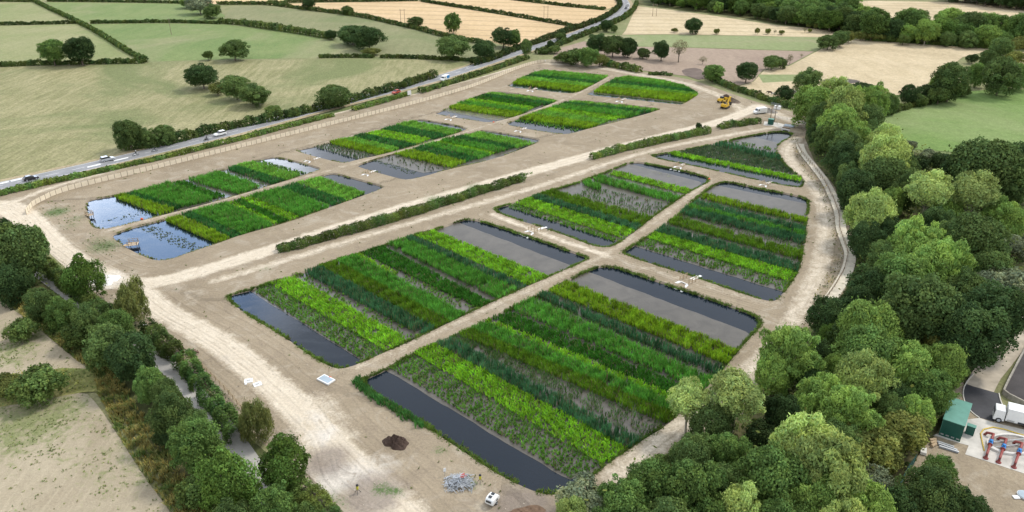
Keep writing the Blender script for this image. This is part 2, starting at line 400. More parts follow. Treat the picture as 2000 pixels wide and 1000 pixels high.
# ------------------------------------------------------------------ water, silt, banks
def water_mat():
    m, nt, out = new_mat('pond_water'); t = NT(nt); p = t.pos()
    r1 = t.noise(t.rot(p, 30, (1, 2.2, 1)), 1.6, 3, .5, .5)
    c = t.mix(t.ramp(t.noise(p, .05, 4), .35, .65), (.004,.010,.019), (.007,.013,.022))
    b = t.bsdf(out, c, t.ramp(t.noise(t.rot(p, 25, (1, 3, 1)), .12, 4, .6, .8), .42, .62, .03, .16), .5, r1, .14, .05); b.inputs['IOR'].default_value = 1.38
    return m
WATER = water_mat()
def silt_mat():
    m, nt, out = new_mat('shallow_silt'); t = NT(nt); p = t.pos()
    n = t.noise(p, .25, 6, .65, .8); n2 = t.noise(p, 2.5, 5, .7)
    c = t.mix(t.ramp(n, .35, .65), (.074,.066,.054), (.112,.100,.082))
    c = t.mix(t.math('MULTIPLY', t.ramp(n2, .57, .66), .75), c, (.045,.05,.038))
    c = t.mix(t.math('MULTIPLY', t.ramp(n2, .34, .26), .5), c, (.20,.19,.17))
    b = t.bsdf(out, c, .32, .45, n2, .15, .05)
    return m
SILT = silt_mat()
def offset_in(P, d):
    n = len(P); q = []
    for i in range(n):
        a, b, c = P[i-1], P[i], P[(i+1) % n]
        n1 = (b-a).normalized(); n2 = (c-b).normalized(); nn = Vector((-(n1.y+n2.y), n1.x+n2.x)); nn.normalize()
        k = max(.5, nn.dot(Vector((-n1.y, n1.x)))); q.append(b+nn*d/k)
    return q
BANKM = simple('bank_earth', (.26,.215,.16), .95, .1, .3, .5)
for k, P in POND.items():
    P2 = offset_in(P, .75); n = len(P)
    V = [(*p, 0) for p in P]+[(*p, -.62) for p in P2]
    F = [(i, (i+1) % n, n+(i+1) % n, n+i) for i in range(n)]
    tag(link('pond_bank', np_mesh('pond_bank', V, F, BANKM)), 'sloping earth bank around '+POND_SAY[k], 'bank', kind='structure')
    cdt_sheet('water', P, [], WZ, WATER, label='open water of '+POND_SAY[k], cat='water')

# silt shallows: pond -> list of quads in the photograph (drawn at water level)
SILTQ = {
 'R1': [[(489,570),(520,552),(591,531),(702,493),(811,456),(893,433),(1118,520),(1031,562),(909,618),(804,668),(712,708)]],
 'R2': [[(752,722),(846,668),(951,621),(1045,575),(1110,543),(1143,529),(1468,652),(1443,690),(1370,770),(1308,832),(1182,914),(1110,938)]],
 'R3': [[(990,403),(1060,374),(1119,358),(1189,333),(1230,320),(1372,356),(1315,400),(1277,426),(1215,474),(1197,470)]],
 'R4': [[(1238,480),(1262,461),(1325,416),(1372,374),(1400,362),(1580,399),(1576,436),(1571,490),(1555,548),(1532,572)]],
 'R5': [[(1303,300),(1330,292),(1390,280),(1440,268),(1462,265),(1522,280),(1517,296),(1526,312),(1572,350),(1563,355)]],
 'M2': [[(733,313),(769,299),(930,257),(1046,278),(965,311),(870,332),(826,338)]],
 'M1': [[(612,286),(700,264),(807,235),(905,257),(800,289),(697,311)]],
 'L1': [[(224,384),(330,357),(500,312),(594,341),(450,386),(311,420)]],
 'L2': [[(322,430),(546,365),(627,344),(714,377),(630,412),(560,436),(424,476)]],
 'N1': [[(862,216),(934,186),(965,180),(1088,196),(1010,228),(966,236)]], 'N2': [[(1012,232),(1091,203),(1124,198),(1282,214),(1220,234),(1150,250)]],
 'O1': [[(1000,162),(1056,138),(1062,137),(1188,150),(1148,172),(1132,179)]], 'O2': [[(1152,181),(1203,151),(1260,152),(1332,166),(1362,184),(1337,202)]],
}
def clip_in(poly, k):
    "keep the shallows inside the pond's bank toe"
    P2 = offset_in(POND[k], .3); c = []
    for p in poly:
        q = Vector(p)
        if not inpoly([p], P2)[0]:
            best = 1e9
            for a, b in zip(P2, P2[1:]+P2[:1]):
                t = max(0, min(1, (q-a).dot(b-a)/max((b-a).length_squared, 1e-9))); r = a+(b-a)*t
                if (r-q).length < best: best = (r-q).length; s = r
            q = s
        c.append(q)
    return c
for k, Q in SILTQ.items():
    for q in Q:
        P = [Vector(p) for p in resample(wpoly(q+q[:1], 0, WZ), 2.0)[:-1]]
        P = clip_in([p+Vector((vnoise([p], 9, 1)[0], vnoise([p], 9, 2)[0]))*.10 for p in P], k)
        cdt_sheet('silt_shallows', P, [], WZ+.03, SILT, label='grey silty shallows of '+POND_SAY[k], cat='silt')

# ------------------------------------------------------------------ planted strips
SPEC = { # height, blades, width, lean, colour, tufts per m2, words
 'L': (.85, 5, .19, .55, (.27,.55,.040), 3.4, 'lime green leafy sedge'),
 'T': (1.45, 6, .11, .16, (.078,.215,.088), 3.6, 'blue green bulrush'),
 'G': (1.5, 6, .11, .30, (.150,.42,.06), 3.6, 'fresh green reed'),
 'O': (1.3, 6, .11, .30, (.155,.30,.026), 3.6, 'olive green reed'),
 'D': (.95, 5, .17, .45, (.062,.215,.026), 3.6, 'deep green broad leaved plant'),
 'Y': (1.3, 6, .12, .28, (.27,.45,.030), 3.8, 'yellow green rush'),
 'B': (1.1, 6, .13, .40, (.24,.52,.075), 3.6, 'bright light green reed'),
 'S': (.55, 6, .17, .7, (.135,.300,.042), 1.9, 'thinly growing green marsh plant'),
 'K': (.7, 5, .09, .35, (.11,.22,.06), 3.0, 'sparse upright green rush'),
 'N': (1.2, 6, .13, .20, (.062,.215,.052), 3.8, 'dark green bulrush'),
 'M': (.6, 6, .13, .4, (.10,.165,.075), 4.0, 'dull grey green rush'),
 'P': (.30, 4, .20, .9, (.36,.42,.12), 2.2, 'pale yellow floating plant'),
 'W': (.04, 3, .45, 0, (.10,.135,.075), 1.0, 'scattered floating leaf plant'),
}
# pond: [(kind, near-left, far-left, far-right, near-right, density)], in the order from the open water
BAND = {
 'L1': [('W',(205,432),(225,424),(300,410),(292,424),.5),('Y',(224,384),(245,379),(341,409),(311,419),1),('N',(240,381),(259,374),(357,402),(341,409),1),('G',(259,375),(332,356),(416,388),(357,403),1.1),('D',(336,357),(360,353),(441,382),(416,388),.9),('P',(361,354),(376,350),(462,375),(441,382),.25),('G',(366,350),(430,335),(508,363),(465,377),1.1),('K',(430,335),(443,332),(525,358),(508,363),.6),('N',(439,328),(456,322),(560,353),(532,359),1.1),('B',(456,323),(490,315),(586,341),(560,352),1.1),('S',(490,315),(508,312),(600,337),(586,342),1.2)],
 'L2': [('W',(266,443),(286,436),(404,484),(372,492),1.0),('Y',(322,429),(350,420),(451,465),(423,474),1.1),('N',(353,418),(371,412),(474,457),(453,464),1),('G',(374,412),(441,395),(534,438),(474,458),1.1),('L',(442,395),(452,392),(546,434),(534,438),.8),('D',(452,393),(469,388),(565,430),(546,436),1.1),('L',(469,387),(487,382),(585,423),(565,430),1),('G',(487,382),(543,367),(644,402),(588,422),1.1),('N',(546,366),(574,357),(678,391),(652,400),1.1),('B',(577,356),(625,345),(712,376),(678,391),1)],
 'M1': [('M',(612,286),(640,279),(726,303),(695,310),.45),('Y',(643,279),(658,271),(766,295),(738,301),1.1),('B',(660,271),(682,266),(780,289),(764,296),1),('N',(684,266),(706,260),(814,282),(780,289),1.1),('L',(706,260),(738,252),(842,270),(815,281),1),('N',(738,252),(768,243),(876,264),(846,270),1.1),('B',(768,243),(806,236),(903,255),(876,264),1.1)],
 'M2': [('W',(727,313),(735,311),(815,336),(802,340),1.2),('M',(745,309),(772,300),(878,327),(840,335),.12),('Y',(771,300),(800,292),(911,315),(880,326),1.1),('N',(804,291),(825,284),(935,307),(911,315),1.1),('G',(828,283),(848,278),(958,301),(935,308),1.1),('L',(848,278),(862,275),(970,296),(958,302),1.1),('G',(862,275),(876,269),(990,291),(970,297),1.1),('N',(876,269),(900,264),(1010,285),(990,292),1.1),('B',(902,265),(936,257),(1044,278),(1010,288),1.1),('P',(985,262),(1000,260),(1052,272),(1046,277),.3)],
 'N1': [('P',(864,215),(878,211),(990,229),(968,235),1),('Y',(876,210),(890,203),(1022,220),(1000,228),1.1),('G',(892,203),(908,197),(1032,214),(1022,220),1.1),('L',(908,197),(920,192),(1044,209),(1032,214),1.1),('D',(922,192),(936,187),(1062,203),(1044,209),1.1),('N',(936,187),(948,183),(1080,200),(1062,204),1.1),('B',(948,183),(962,180),(1088,196),(1080,200),1)],
 'N2': [('S',(1005,236),(1014,231),(1150,249),(1125,256),.9),('Y',(1013,231),(1037,222),(1170,242),(1150,250),1.1),('B',(1037,222),(1058,215),(1190,235),(1170,242),1.1),('L',(1058,215),(1078,209),(1228,228),(1195,235),1.1),('G',(1078,209),(1096,203),(1252,221),(1228,228),1.1),('N',(1094,203),(1108,199),(1272,216),(1254,221),1.1),('B',(1108,199),(1126,197),(1284,213),(1272,217),1)],
 'O1': [('Y',(1001,162),(1012,155),(1154,170),(1134,179),1.2),('B',(1012,155),(1025,149),(1164,164),(1154,170),1.1),('N',(1025,149),(1036,145),(1172,159),(1164,164),1.1),('G',(1036,145),(1047,141),(1181,153),(1172,159),1.1),('B',(1048,141),(1061,137),(1188,148),(1181,154),1.1)],
 'O2': [('P',(1152,182),(1160,177),(1345,197),(1336,201),.9),('Y',(1159,178),(1174,169),(1362,186),(1342,198),1.2),('B',(1174,169),(1187,162),(1363,182),(1361,187),1.1),('N',(1187,162),(1196,156),(1352,175),(1363,182),1.1),('G',(1196,156),(1204,152),(1334,167),(1352,175),1.1),('B',(1204,152),(1228,149),(1295,157),(1334,167),1)],
 'R1': [('S',(495,568),(526,553),(758,688),(712,705),1.75),('L',(526,553),(575,539),(804,664),(755,686),1.05),('S',(576,539),(591,532),(828,654),(806,664),.75),('T',(594,531),(622,519),(850,640),(822,652),1.15),('O',(624,519),(655,509),(878,626),(850,640),1.15),('G',(655,509),(690,497),(909,613),(878,627),1.15),('L',(684,499),(702,494),(780,532),(752,545),.6),('S',(752,540),(780,530),(938,600),(912,614),.8),('D',(704,493),(748,479),(961,591),(938,601),1.2),('K',(749,478),(757,475),(978,583),(962,590),.35),('G',(757,475),(790,466),(1015,567),(978,584),1.1),('T',(792,465),(806,460),(1031,559),(1016,567),1.1),('L',(812,460),(828,455),(1056,551),(1037,560),1.1),('L',(832,455),(848,450),(1075,540),(1058,550),1.1)],
 'R2': [('S',(762,718),(806,692),(1176,906),(1116,934),1.65),('L',(808,690),(848,670),(1228,874),(1176,906),1.1),('T',(850,670),(878,658),(1256,860),(1228,875),1.15),('K',(880,659),(893,652),(1303,830),(1258,860),1.15),('O',(895,652),(918,641),(1326,810),(1306,828),1.15),('G',(918,641),(945,628),(1340,795),(1326,811),1.15),('L',(945,628),(958,622),(1350,786),(1340,796),1),('D',(960,621),(990,606),(1371,767),(1350,786),1.1),('S',(990,606),(996,602),(1376,762),(1371,767),.7),('G',(998,601),(1040,581),(1394,740),(1376,761),1.0),('K',(1042,580),(1048,577),(1402,731),(1394,740),.8),('T',(1048,577),(1062,570),(1414,718),(1402,731),1.1),('K',(1062,570),(1068,567),(1420,711),(1414,718),.5),('Y',(1070,567),(1088,558),(1430,698),(1420,710),1.2),('Y',(1091,557),(1108,549),(1443,683),(1432,696),1.2)],
 'R3': [('S',(988,403),(1006,396),(1216,470),(1198,471),1.2),('L',(1007,396),(1034,386),(1240,449),(1216,465),1.1),('T',(1036,385),(1052,379),(1252,441),(1240,449),1.1),('O',(1055,379),(1078,370),(1276,424),(1254,440),1.1),('K',(1120,382),(1150,364),(1312,398),(1280,420),.62),('G',(1135,357),(1150,351),(1176,364),(1168,369),1),('G',(1158,350),(1172,343),(1330,386),(1316,394),1.1),('K',(1176,343),(1186,339),(1340,380),(1332,386),.45),('L',(1188,339),(1202,333),(1352,370),(1340,378),1.05),('P',(1240,330),(1252,325),(1315,340),(1300,348),.35)],
 'R4': [('S',(1242,479),(1264,465),(1552,548),(1534,568),1.0),('L',(1265,464),(1279,452),(1558,531),(1546,550),1.1),('T',(1279,451),(1295,440),(1563,515),(1558,531),1.1),('K',(1297,439),(1303,434),(1566,507),(1563,515),.5),('O',(1303,434),(1319,422),(1570,490),(1567,506),1),('K',(1320,421),(1328,414),(1572,476),(1570,489),.6),('T',(1328,415),(1340,405),(1573,461),(1572,475),1.1),('G',(1340,405),(1347,399),(1574,455),(1573,461),1),('T',(1348,400),(1361,391),(1574,444),(1574,455),1.1),('K',(1362,391),(1367,386),(1575,431),(1574,444),.7),('Y',(1367,386),(1379,377),(1576,426),(1575,433),1.0)],
 'R5': [('L',(1306,300),(1318,296),(1568,346),(1562,353),1.1),('M',(1320,297),(1388,283),(1528,312),(1558,341),1.1),('T',(1391,282),(1411,277),(1523,303),(1525,312),1.0),('S',(1418,277),(1430,273),(1518,290),(1518,296),.7)],
}
def band_points(q, z, dens, g):
    a, b, c, d = [np.array(at(*p, z).xy) for p in q]
    L = .5*(np.linalg.norm(d-a)+np.linalg.norm(c-b)); W = .5*(np.linalg.norm(b-a)+np.linalg.norm(c-d))
    nv = max(1, int(round(W/.72))); nu = max(2, int(L*W*dens/nv))
    u, v = np.meshgrid((np.arange(nu)+.5)/nu, (np.arange(nv)+.5)/nv)
    u = u.ravel()+g.normal(size=u.size)*.35/nu; v = v.ravel()+g.normal(size=v.size)*.17/nv
    u = np.clip(u, 0, 1)[:, None]
    P = (a*(1-u)+d*u)*(1-v[:, None])+(b*(1-u)+c*u)*v[:, None]
    return P
def blades(P, h, nb, w, lean, col, z, g, sf=1.0):
    n = len(P); idx = np.repeat(np.arange(n), nb); m = len(idx)
    hp = vnoise(P, 4.5, 5)*.12+1; cp = np.clip(1+.16*vnoise(P, 3.0, 6)+.10*vnoise(P, 14, 8), .5, 1.6)
    H = h*hp[idx]*g.uniform(.72, 1.15, m); ang = g.uniform(0, 2*math.pi, m)
    D = np.stack([np.cos(ang), np.sin(ang)], 1); N = np.stack([-D[:, 1], D[:, 0]], 1)
    base = P[idx]+D*g.uniform(0, .16, (m, 1))*sf; ln = lean*H*g.uniform(.2, 1.3, m)
    tip = base+D*ln[:, None]; mid = base+D*(ln*.35)[:, None]; ww = w*sf*g.uniform(.7, 1.3, (m, 1))
    zb = np.full(m, z)
    V = np.stack([np.c_[base-N*ww*.5, zb], np.c_[base+N*ww*.5, zb], np.c_[mid+N*ww*.55, zb+H*.62], np.c_[tip, zb+H], np.c_[mid-N*ww*.55, zb+H*.62]], 1).reshape(-1, 3)
    C = np.array(col)[None]*(cp[idx]*g.uniform(.75, 1.25, m))[:, None]
    yl = np.clip(g.normal(size=m)*.10, -.15, .35); C = C*np.c_[1+yl*1.2, 1+yl*.2, 1-yl*.5]; dead = g.random(m) < .045*(1+np.clip(vnoise(P, 8, 12)[idx], -.8, 2)); C[dead] = np.array((.27,.225,.11))*g.uniform(.7, 1.2, (int(dead.sum()), 1))
    return V, np.arange(5*m).reshape(-1, 5), np.repeat(C, 5, 0)
NUMW = ['nearest its open water','second','third','fourth','fifth','sixth','seventh','eighth','ninth','tenth','eleventh','twelfth','thirteenth','fourteenth','fifteenth']
for k, bands in BAND.items():
    P2 = offset_in(POND[k], .15)
    for i, (s, p0, p1, p2, p3, dn) in enumerate(bands):
        h, nb, w, lean, col, base_d, words = SPEC[s]
        dep = depth(at(.25*(p0[0]+p1[0]+p2[0]+p3[0]), .25*(p0[1]+p1[1]+p2[1]+p3[1]))); sf = min(1.35, max(1.0, dep/200))
        g = np.random.default_rng(1000+i*17+ord(k[0])*31+int(k[1])*97)
        P = band_points((p0, p1, p2, p3), WZ+h*.45, base_d*1.25*min(dn, 1.2)/sf**1.5, g)
        P = P[inpoly(P, P2)]
        nz = vnoise(P, 5.0, 3+i)+.6*vnoise(P, 1.8, 4+i)
        if s in 'SKPW': P = P[nz < (dn-.65)*1.8+.35]
        else: P = P[nz > -1.75]
        if not len(P): continue
        if s == 'W' or s == 'P':
            n = len(P); idx = np.repeat(np.arange(n), nb); Q = np.c_[P[idx]+g.normal(size=(len(idx), 2))*.4*sf, np.full(len(idx), WZ+.05)]+np.c_[np.zeros((len(idx), 2)), g.uniform(0, .06 if s == 'W' else .25, len(idx))]
            V, F = cards(Q, np.array((0, 0, 1.))+g.normal(size=Q.shape)*(.05 if s == 'W' else .35), w*sf*g.uniform(.6, 1.3, len(Q)), 1, g=g)
            C = np.repeat(np.array(col)[None]*g.uniform(.6, 1.35, (len(Q), 1)), 4, 0)
        else: V, F, C = blades(P, h, nb, w*.85, lean, col, WZ, g, sf)
        o = link('reed_strip' if s not in 'PW' else 'floating_plants', np_mesh('reed_strip', V, F, REED, C))
        place = 'strip nearest the open water' if i == 0 else NUMW[i]+' strip from the open water'
        tag(o, words+', '+place+' of '+POND_SAY[k], 'reed bed' if s not in 'PW' else 'water plants', kind='stuff')

# grassy fringe on the pond banks
for k, P in POND.items():
    g = np.random.default_rng(ord(k[0])*7+int(k[1]))
    L = resample(P+[P[0]], .22 if k[0] == 'R' else .3); amt = vnoise(L, 14, 9+int(k[1]))+.5*vnoise(L, 3, 4)
    L = L[amt > (-1.1 if k[0] == 'R' else .05 if k[0] == 'L' else .35)]; rep = 3 if k[0] == 'R' else 2
    if k == 'R2':
        d, _ = seg_dist(L, [at(*p).xy for p in ((700,745),(760,795),(830,832))]); L = np.concatenate([L]+[L[d < 1.5]]*5)
    cn = np.array([p for p in P]).mean(0); Q = np.repeat(L, rep, 0); dirc = unit(cn-Q)
    Q = Q+dirc*g.normal(.35, .30, (len(Q), 1))+g.normal(size=Q.shape)*.12
    zz = 0
    V, F, C = blades(Q, .5 if k[0] == 'R' else .35, 4, .13, .7, (.15,.24,.045) if k[0] == 'R' else (.24,.27,.08), -.3, g, 1.0 if k[0] == 'R' else 1.4)
    tag(link('bank_grass', np_mesh('bank_grass', V, F, REED, C)), 'ragged green grass fringe on the bank of '+POND_SAY[k], 'grass', kind='stuff')
# ------------------------------------------------------------------ fields
fz = [0.02]
def field(name, px, mat, label, n=0, cat='field'):
    fz[0] += .006
    return cdt_sheet(name, wpoly(px, n), [], fz[0], mat, label=label, cat=cat)
HAY = field_mat('hay_meadow', (.205,.203,.096), (.330,.302,.168), (.172,.192,.084), 62, 2.2, .62, .010, 0, .50, .62, .5)
HAY2 = field_mat('pale_meadow', (.225,.245,.110), (.29,.285,.15), (.19,.235,.09), 80, 5, .4, .008)
GREENF = field_mat('green_pasture', (.150,.210,.075), (.205,.245,.10), (.27,.26,.145), 85, 6, .4, .009)
OLIVEF = field_mat('stubble_pasture', (.19,.20,.10), (.245,.24,.13), (.155,.19,.082), 8, 3.5, .5, .009)
WHEAT = field_mat('ripe_wheat', (.53,.385,.215), (.58,.43,.255), (.49,.36,.205), 100, 5, .45, .008, 18, fine=.18)
STRAW = field_mat('cut_straw', (.50,.405,.255), (.56,.46,.305), (.43,.345,.215), 95, 4, .5, .012, 14, fine=.25)
STRAW2 = field_mat('dry_pasture', (.475,.385,.245), (.54,.445,.295), (.40,.325,.205), 78, 4, .5, .012, fine=.25)
PLOUGH = field_mat('bare_plough', (.305,.235,.180), (.345,.27,.205), (.27,.205,.16), 88, 3, .5, .012, fine=.2)
CROP = field_mat('green_crop', (.135,.215,.062), (.175,.255,.080), (.215,.265,.11), 60, 2.0, .6, .010, 0, fine=.25)
PALEGR = field_mat('pale_green_crop', (.215,.255,.115), (.25,.275,.14), (.30,.27,.165), 92, 4, .5, .012, fine=.2)
SEED = field_mat('sparse_seedbed', (.40,.335,.235), (.44,.37,.26), (.385,.315,.215), 25, 2.0, .45, .03, 0, fine=.25)

field('field', [(-420,134),(0,131),(120,127),(285,124),(400,119),(640,116),(880,118),(935,122),(845,158),(800,170),(740,186),(640,212),(520,246),(430,263),(330,288),(240,300),(100,332),(0,350),(-420,430)], HAY, 'large mown hay meadow along the north side of the main road')
field('field', [(-420,53),(0,51),(152,46),(200,70),(285,122),(120,126),(-420,132)], HAY2, 'pale green meadow left of the diagonal hedge')
field('field', [(-420,8),(66,4),(152,43),(0,48),(-420,52)], HAY2, 'small tan green field at the top left corner')
field('field', [(88,4),(330,7),(400,9),(440,30),(432,45),(330,44),(180,44),(150,42)], GREENF, 'bright green pasture behind the straight hedge')
field('field', [(155,47),(330,46),(432,47),(560,63),(640,77),(700,100),(730,112),(640,113),(400,117),(285,121),(210,74)], GREENF, 'patchy green pasture with the single leaning pole')
field('field', [(432,44),(452,12),(520,11),(600,20),(720,35),(820,60),(880,76),(960,84),(1020,102),(925,128),(860,117),(735,112),(700,100),(645,77),(560,62),(480,50)], OLIVEF, 'olive stubble pasture between two wandering hedges')
field('field', [(520,8),(700,4),(820,2),(930,21),(1060,43),(1140,56),(1020,97),(960,82),(880,74),(820,58),(720,34),(600,18)], WHEAT, 'golden wheat field with a twin pole at its hedge')
field('field', [(830,0),(900,-8),(1010,1),(1100,13),(1185,21),(1205,14),(1212,20),(1180,38),(1145,54),(1060,41),(930,18)], WHEAT, 'golden wheat field above the second hedge')
field('field', [(905,-9),(1000,-40),(1180,-46),(1206,-8),(1207,10),(1185,19),(1100,11),(1010,-1)], WHEAT, 'farthest golden wheat field beside the road bend')
field('field', [(400,8),(470,-40),(850,-48),(820,0),(700,2),(520,7)], WHEAT, 'golden field along the top edge left of the trees')
field('field', [(-700,3),(-700,-50),(460,-50),(395,7),(330,5),(90,2)], HAY2, 'pale far meadow along the top edge')
field('field', [(1222,60),(1243,12),(1330,22),(1400,32),(1520,50),(1600,56),(1640,66),(1630,76),(1480,70),(1300,67),(1215,68)], STRAW, 'straw coloured field around the lone dark oak')
field('field', [(1160,68),(1215,69),(1300,68),(1480,71),(1600,73),(1605,92),(1595,100),(1480,97),(1320,92),(1180,90),(1140,80)], PALEGR, 'pale green strip of crop below the straw field')
field('field', [(1090,95),(1140,81),(1180,91),(1320,93),(1480,98),(1590,101),(1540,128),(1490,137),(1470,160),(1440,168),(1400,158),(1350,150),(1270,140),(1180,128),(1080,112)], PLOUGH, 'bare brown ploughed land behind the round ended pond')
field('field', [(1595,101),(1625,86),(1680,76),(1790,80),(1960,90),(1930,100),(1880,112),(1850,135),(1800,172),(1740,190),(1660,190),(1590,180),(1560,210),(1480,186),(1440,170),(1472,160),(1492,138),(1542,129)], STRAW2, 'wide dry pasture with a dark puddle')
field('field', [(1480,146),(1585,146),(1570,158),(1490,162)], PALEGR, 'green grass strip beside the leaning oak')
field('field', [(1700,230),(1760,214),(1850,190),(1880,180),(1950,174),(2300,186),(2500,330),(2060,312),(1900,300),(1780,292),(1740,275)], CROP, 'smooth green crop field behind the wood on the right')
field('field', [(1625,8),(1700,2),(1850,4),(1990,15),(2200,40),(2200,90),(1980,80),(1900,78),(1800,70),(1720,62),(1680,50),(1645,32)], STRAW, 'pale far field between two woods at top right')
field('field', [(1300,2),(1480,-1),(1500,-12),(1290,-12)], STRAW, 'pale far field glimpsed over the wood')
field('field', [(1930,110),(2060,95),(2200,150),(2060,150),(1960,135)], STRAW, 'pale dry corner behind the right hand trees')
# shallow dark puddle in the dry pasture
PUD = simple('puddle_mud', (.10,.085,.07), .8, .2, .2, .3)
field('puddle', [(1602,157),(1630,153),(1665,155),(1685,160),(1660,164),(1620,162)], PUD, 'dark muddy puddle in the dry pasture', 1, 'puddle')
field('puddle', [(1626,157),(1640,155.5),(1660,158),(1650,161),(1632,160)], simple('puddle_sheen', (.42,.41,.38), .6, .3), 'pale painted sheen in the middle of the dark pasture puddle', 1, 'puddle')  # pale sheet paints in the white sheen on the puddle
field('puddle', [(1330,136),(1365,132),(1378,146),(1370,158),(1345,150),(1335,146)], simple('dark_patch_soil', (.15,.115,.095), .9, .2, .25, .2), 'dark ground patch beside the olive tree', 1, 'puddle')  # flat patch of darker ground colour
# near fields lower left, seeded bare soil
def seed_mat():
    m, nt, out = new_mat('sprouting_soil'); t = NT(nt); p = t.pos()
    n1 = t.noise(p, .08, 6, .6, .8); n2 = t.noise(p, .55, 6, .72, .6); n3 = t.noise(p, 3.2, 5, .7)
    row = t.noise(t.rot(p, 52, (1.3, .12, 1)), 1, 4, .6, .3)
    c = t.mix(t.ramp(n1, .35, .65), (.335,.28,.195), (.41,.35,.25))
    c = t.mix(t.math('MULTIPLY', t.ramp(row, .52, .66), .35), c, (.50,.425,.305))
    k = t.math('ADD', t.attr('weed'), t.math('ADD', t.math('MULTIPLY', t.math('SUBTRACT', n2, .5), 2.6), t.math('MULTIPLY', t.math('SUBTRACT', n3, .5), 1.3)))
    wd = t.math('MULTIPLY', t.ramp(k, .46, .95), .75)
    c = t.mix(wd, c, t.mix(t.ramp(n3, .4, .6), (.115,.155,.045), (.20,.235,.085)))
    f = t.ramp(n3, .25, .75, .80, 1.18)
    v = t.n('ShaderNodeVectorMath', operation='SCALE'); t.l(c, v.inputs[0]); t.l(f, v.inputs[3])
    t.bsdf(out, v.outputs[0], .95, .1, n3, .7, .2); return m
SOILM = seed_mat()
def seed_attrs(V):
    b = blobs(V, [(60,825,8,1.0),(120,800,5,.95),(20,850,7,.95),(-20,820,6,.9),(80,640,3,.9),(20,690,5,.9),(70,660,3,.9),(10,640,3,.8),(170,830,4,.6),(150,900,3.5,.55),(180,930,2.5,.6),(230,880,3,.6),(250,910,3,.6),(270,940,3,.55),(110,770,5,.5),(200,850,3,.5),(210,960,2.5,.6)])
    return {'weed': np.maximum(b, .18)}
def near_field(px, label):
    P = wpoly(px, 1); q = np.array(P); lo, hi = q.min(0), q.max(0)
    gx, gy = np.meshgrid(np.arange(lo[0], hi[0], 2.5), np.arange(lo[1], hi[1], 2.5)); g = np.stack([gx.ravel(), gy.ravel()], 1)
    fz[0] += .006
    cdt_sheet('field', P, [], fz[0], SOILM, g[inpoly(g, P)], seed_attrs, label=label, cat='field')
near_field([(-300,560),(-30,575),(20,600),(90,655),(150,705),(185,730),(120,742),(0,772),(-300,840)], 'bare seeded field with green weeds at the left edge')
near_field([(-300,860),(0,795),(90,775),(165,765),(190,790),(230,850),(280,930),(340,1010),(400,1120),(-300,1250)], 'bare tan seeded field filling the lower left corner')
VERGE = field_mat('rank_verge', (.30,.275,.105), (.22,.24,.085), (.14,.18,.06), 40, 1.2, .5, .05, fine=.4)
field('verge', [(-20,560),(40,590),(130,670),(200,730),(240,800),(300,900),(360,1000),(420,1120),(600,1120),(560,1010),(450,880),(350,780),(250,680),(160,600),(60,520)], VERGE, 'rank yellow green verge below the lane trees', 1, 'verge')
field('verge', [(-300,770),(0,740),(120,720),(190,722),(215,765),(160,768),(60,786),(-300,850)], VERGE, 'rough grass strip between the two bare fields', 0, 'verge')

# ------------------------------------------------------------------ roads
def asphalt(name, c, var=.12):
    m, nt, out = new_mat(name); t = NT(nt); p = t.pos()
    n = t.noise(p, .15, 5, .6); n2 = t.noise(p, 3, 5, .7)
    col = t.mix(t.ramp(n, .35, .65), tuple(x*(1-var) for x in c), tuple(x*(1+var) for x in c))
    f = t.ramp(n2, .25, .75, .9, 1.1)
    v = t.n('ShaderNodeVectorMath', operation='SCALE'); t.l(col, v.inputs[0]); t.l(f, v.inputs[3])
    t.bsdf(out, v.outputs[0], .75, .3, n2, .3, .05); return m
ROADM = asphalt('road_asphalt', (.245,.245,.25)); LANEM = asphalt('lane_asphalt', (.37,.35,.32), .2); FRESHM = asphalt('new_asphalt', (.055,.055,.06), .3)
WHITE = simple('road_paint', (.72,.72,.70), .7, .2, .1)
ROAD_PX = [(-420,462),(-120,392),(-20,369),(60,352),(210,318),(430,266),(640,209),(770,177),(870,150),(940,127),(1010,104),(1075,84),(1130,65),(1180,44),(1210,26),(1222,13),(1218,2),(1206,-8),(1180,-18)]
ROADW = resample([at(*p).xy for p in chaikin(ROAD_PX, 2, False)], 4)
strip_sheet('verge', ROADW, 12.5, .30, field_mat('dry_verge', (.33,.27,.17), (.40,.33,.21), (.25,.23,.12), 30, 2, .5, .05), 'dry grass verge along both sides of the main road', 'verge')
strip_sheet('road', ROADW, 7.6, .305, ROADM, 'grey two lane main road curving away past the ponds', 'road')
def offs(line, d):
    L = np.asarray(line); T = unit(np.gradient(L, axis=0)); return L+np.stack([-T[:, 1], T[:, 0]], 1)*d
for d in (-3.45, 3.45): strip_sheet('road_marking', offs(ROADW, d), .16, .309, WHITE, 'white edge line of the main road', 'road marking')
V = []; F = []
fine = resample(ROADW, 1.0); T = unit(np.gradient(fine, axis=0)); N = np.stack([-T[:, 1], T[:, 0]], 1)
for i in range(0, len(fine)-6, 8):
    for j in range(4):
        a, b = fine[i+j], fine[i+j+1]; k = len(V)
        V += [(*(a-N[i+j]*.09), .309), (*(b-N[i+j+1]*.09), .309), (*(b+N[i+j+1]*.09), .309), (*(a+N[i+j]*.09), .309)]; F.append((k, k+1, k+2, k+3))
tag(link('road_marking', np_mesh('road_marking', V, F, WHITE)), 'dashed white centre line of the main road', 'road marking', kind='structure')
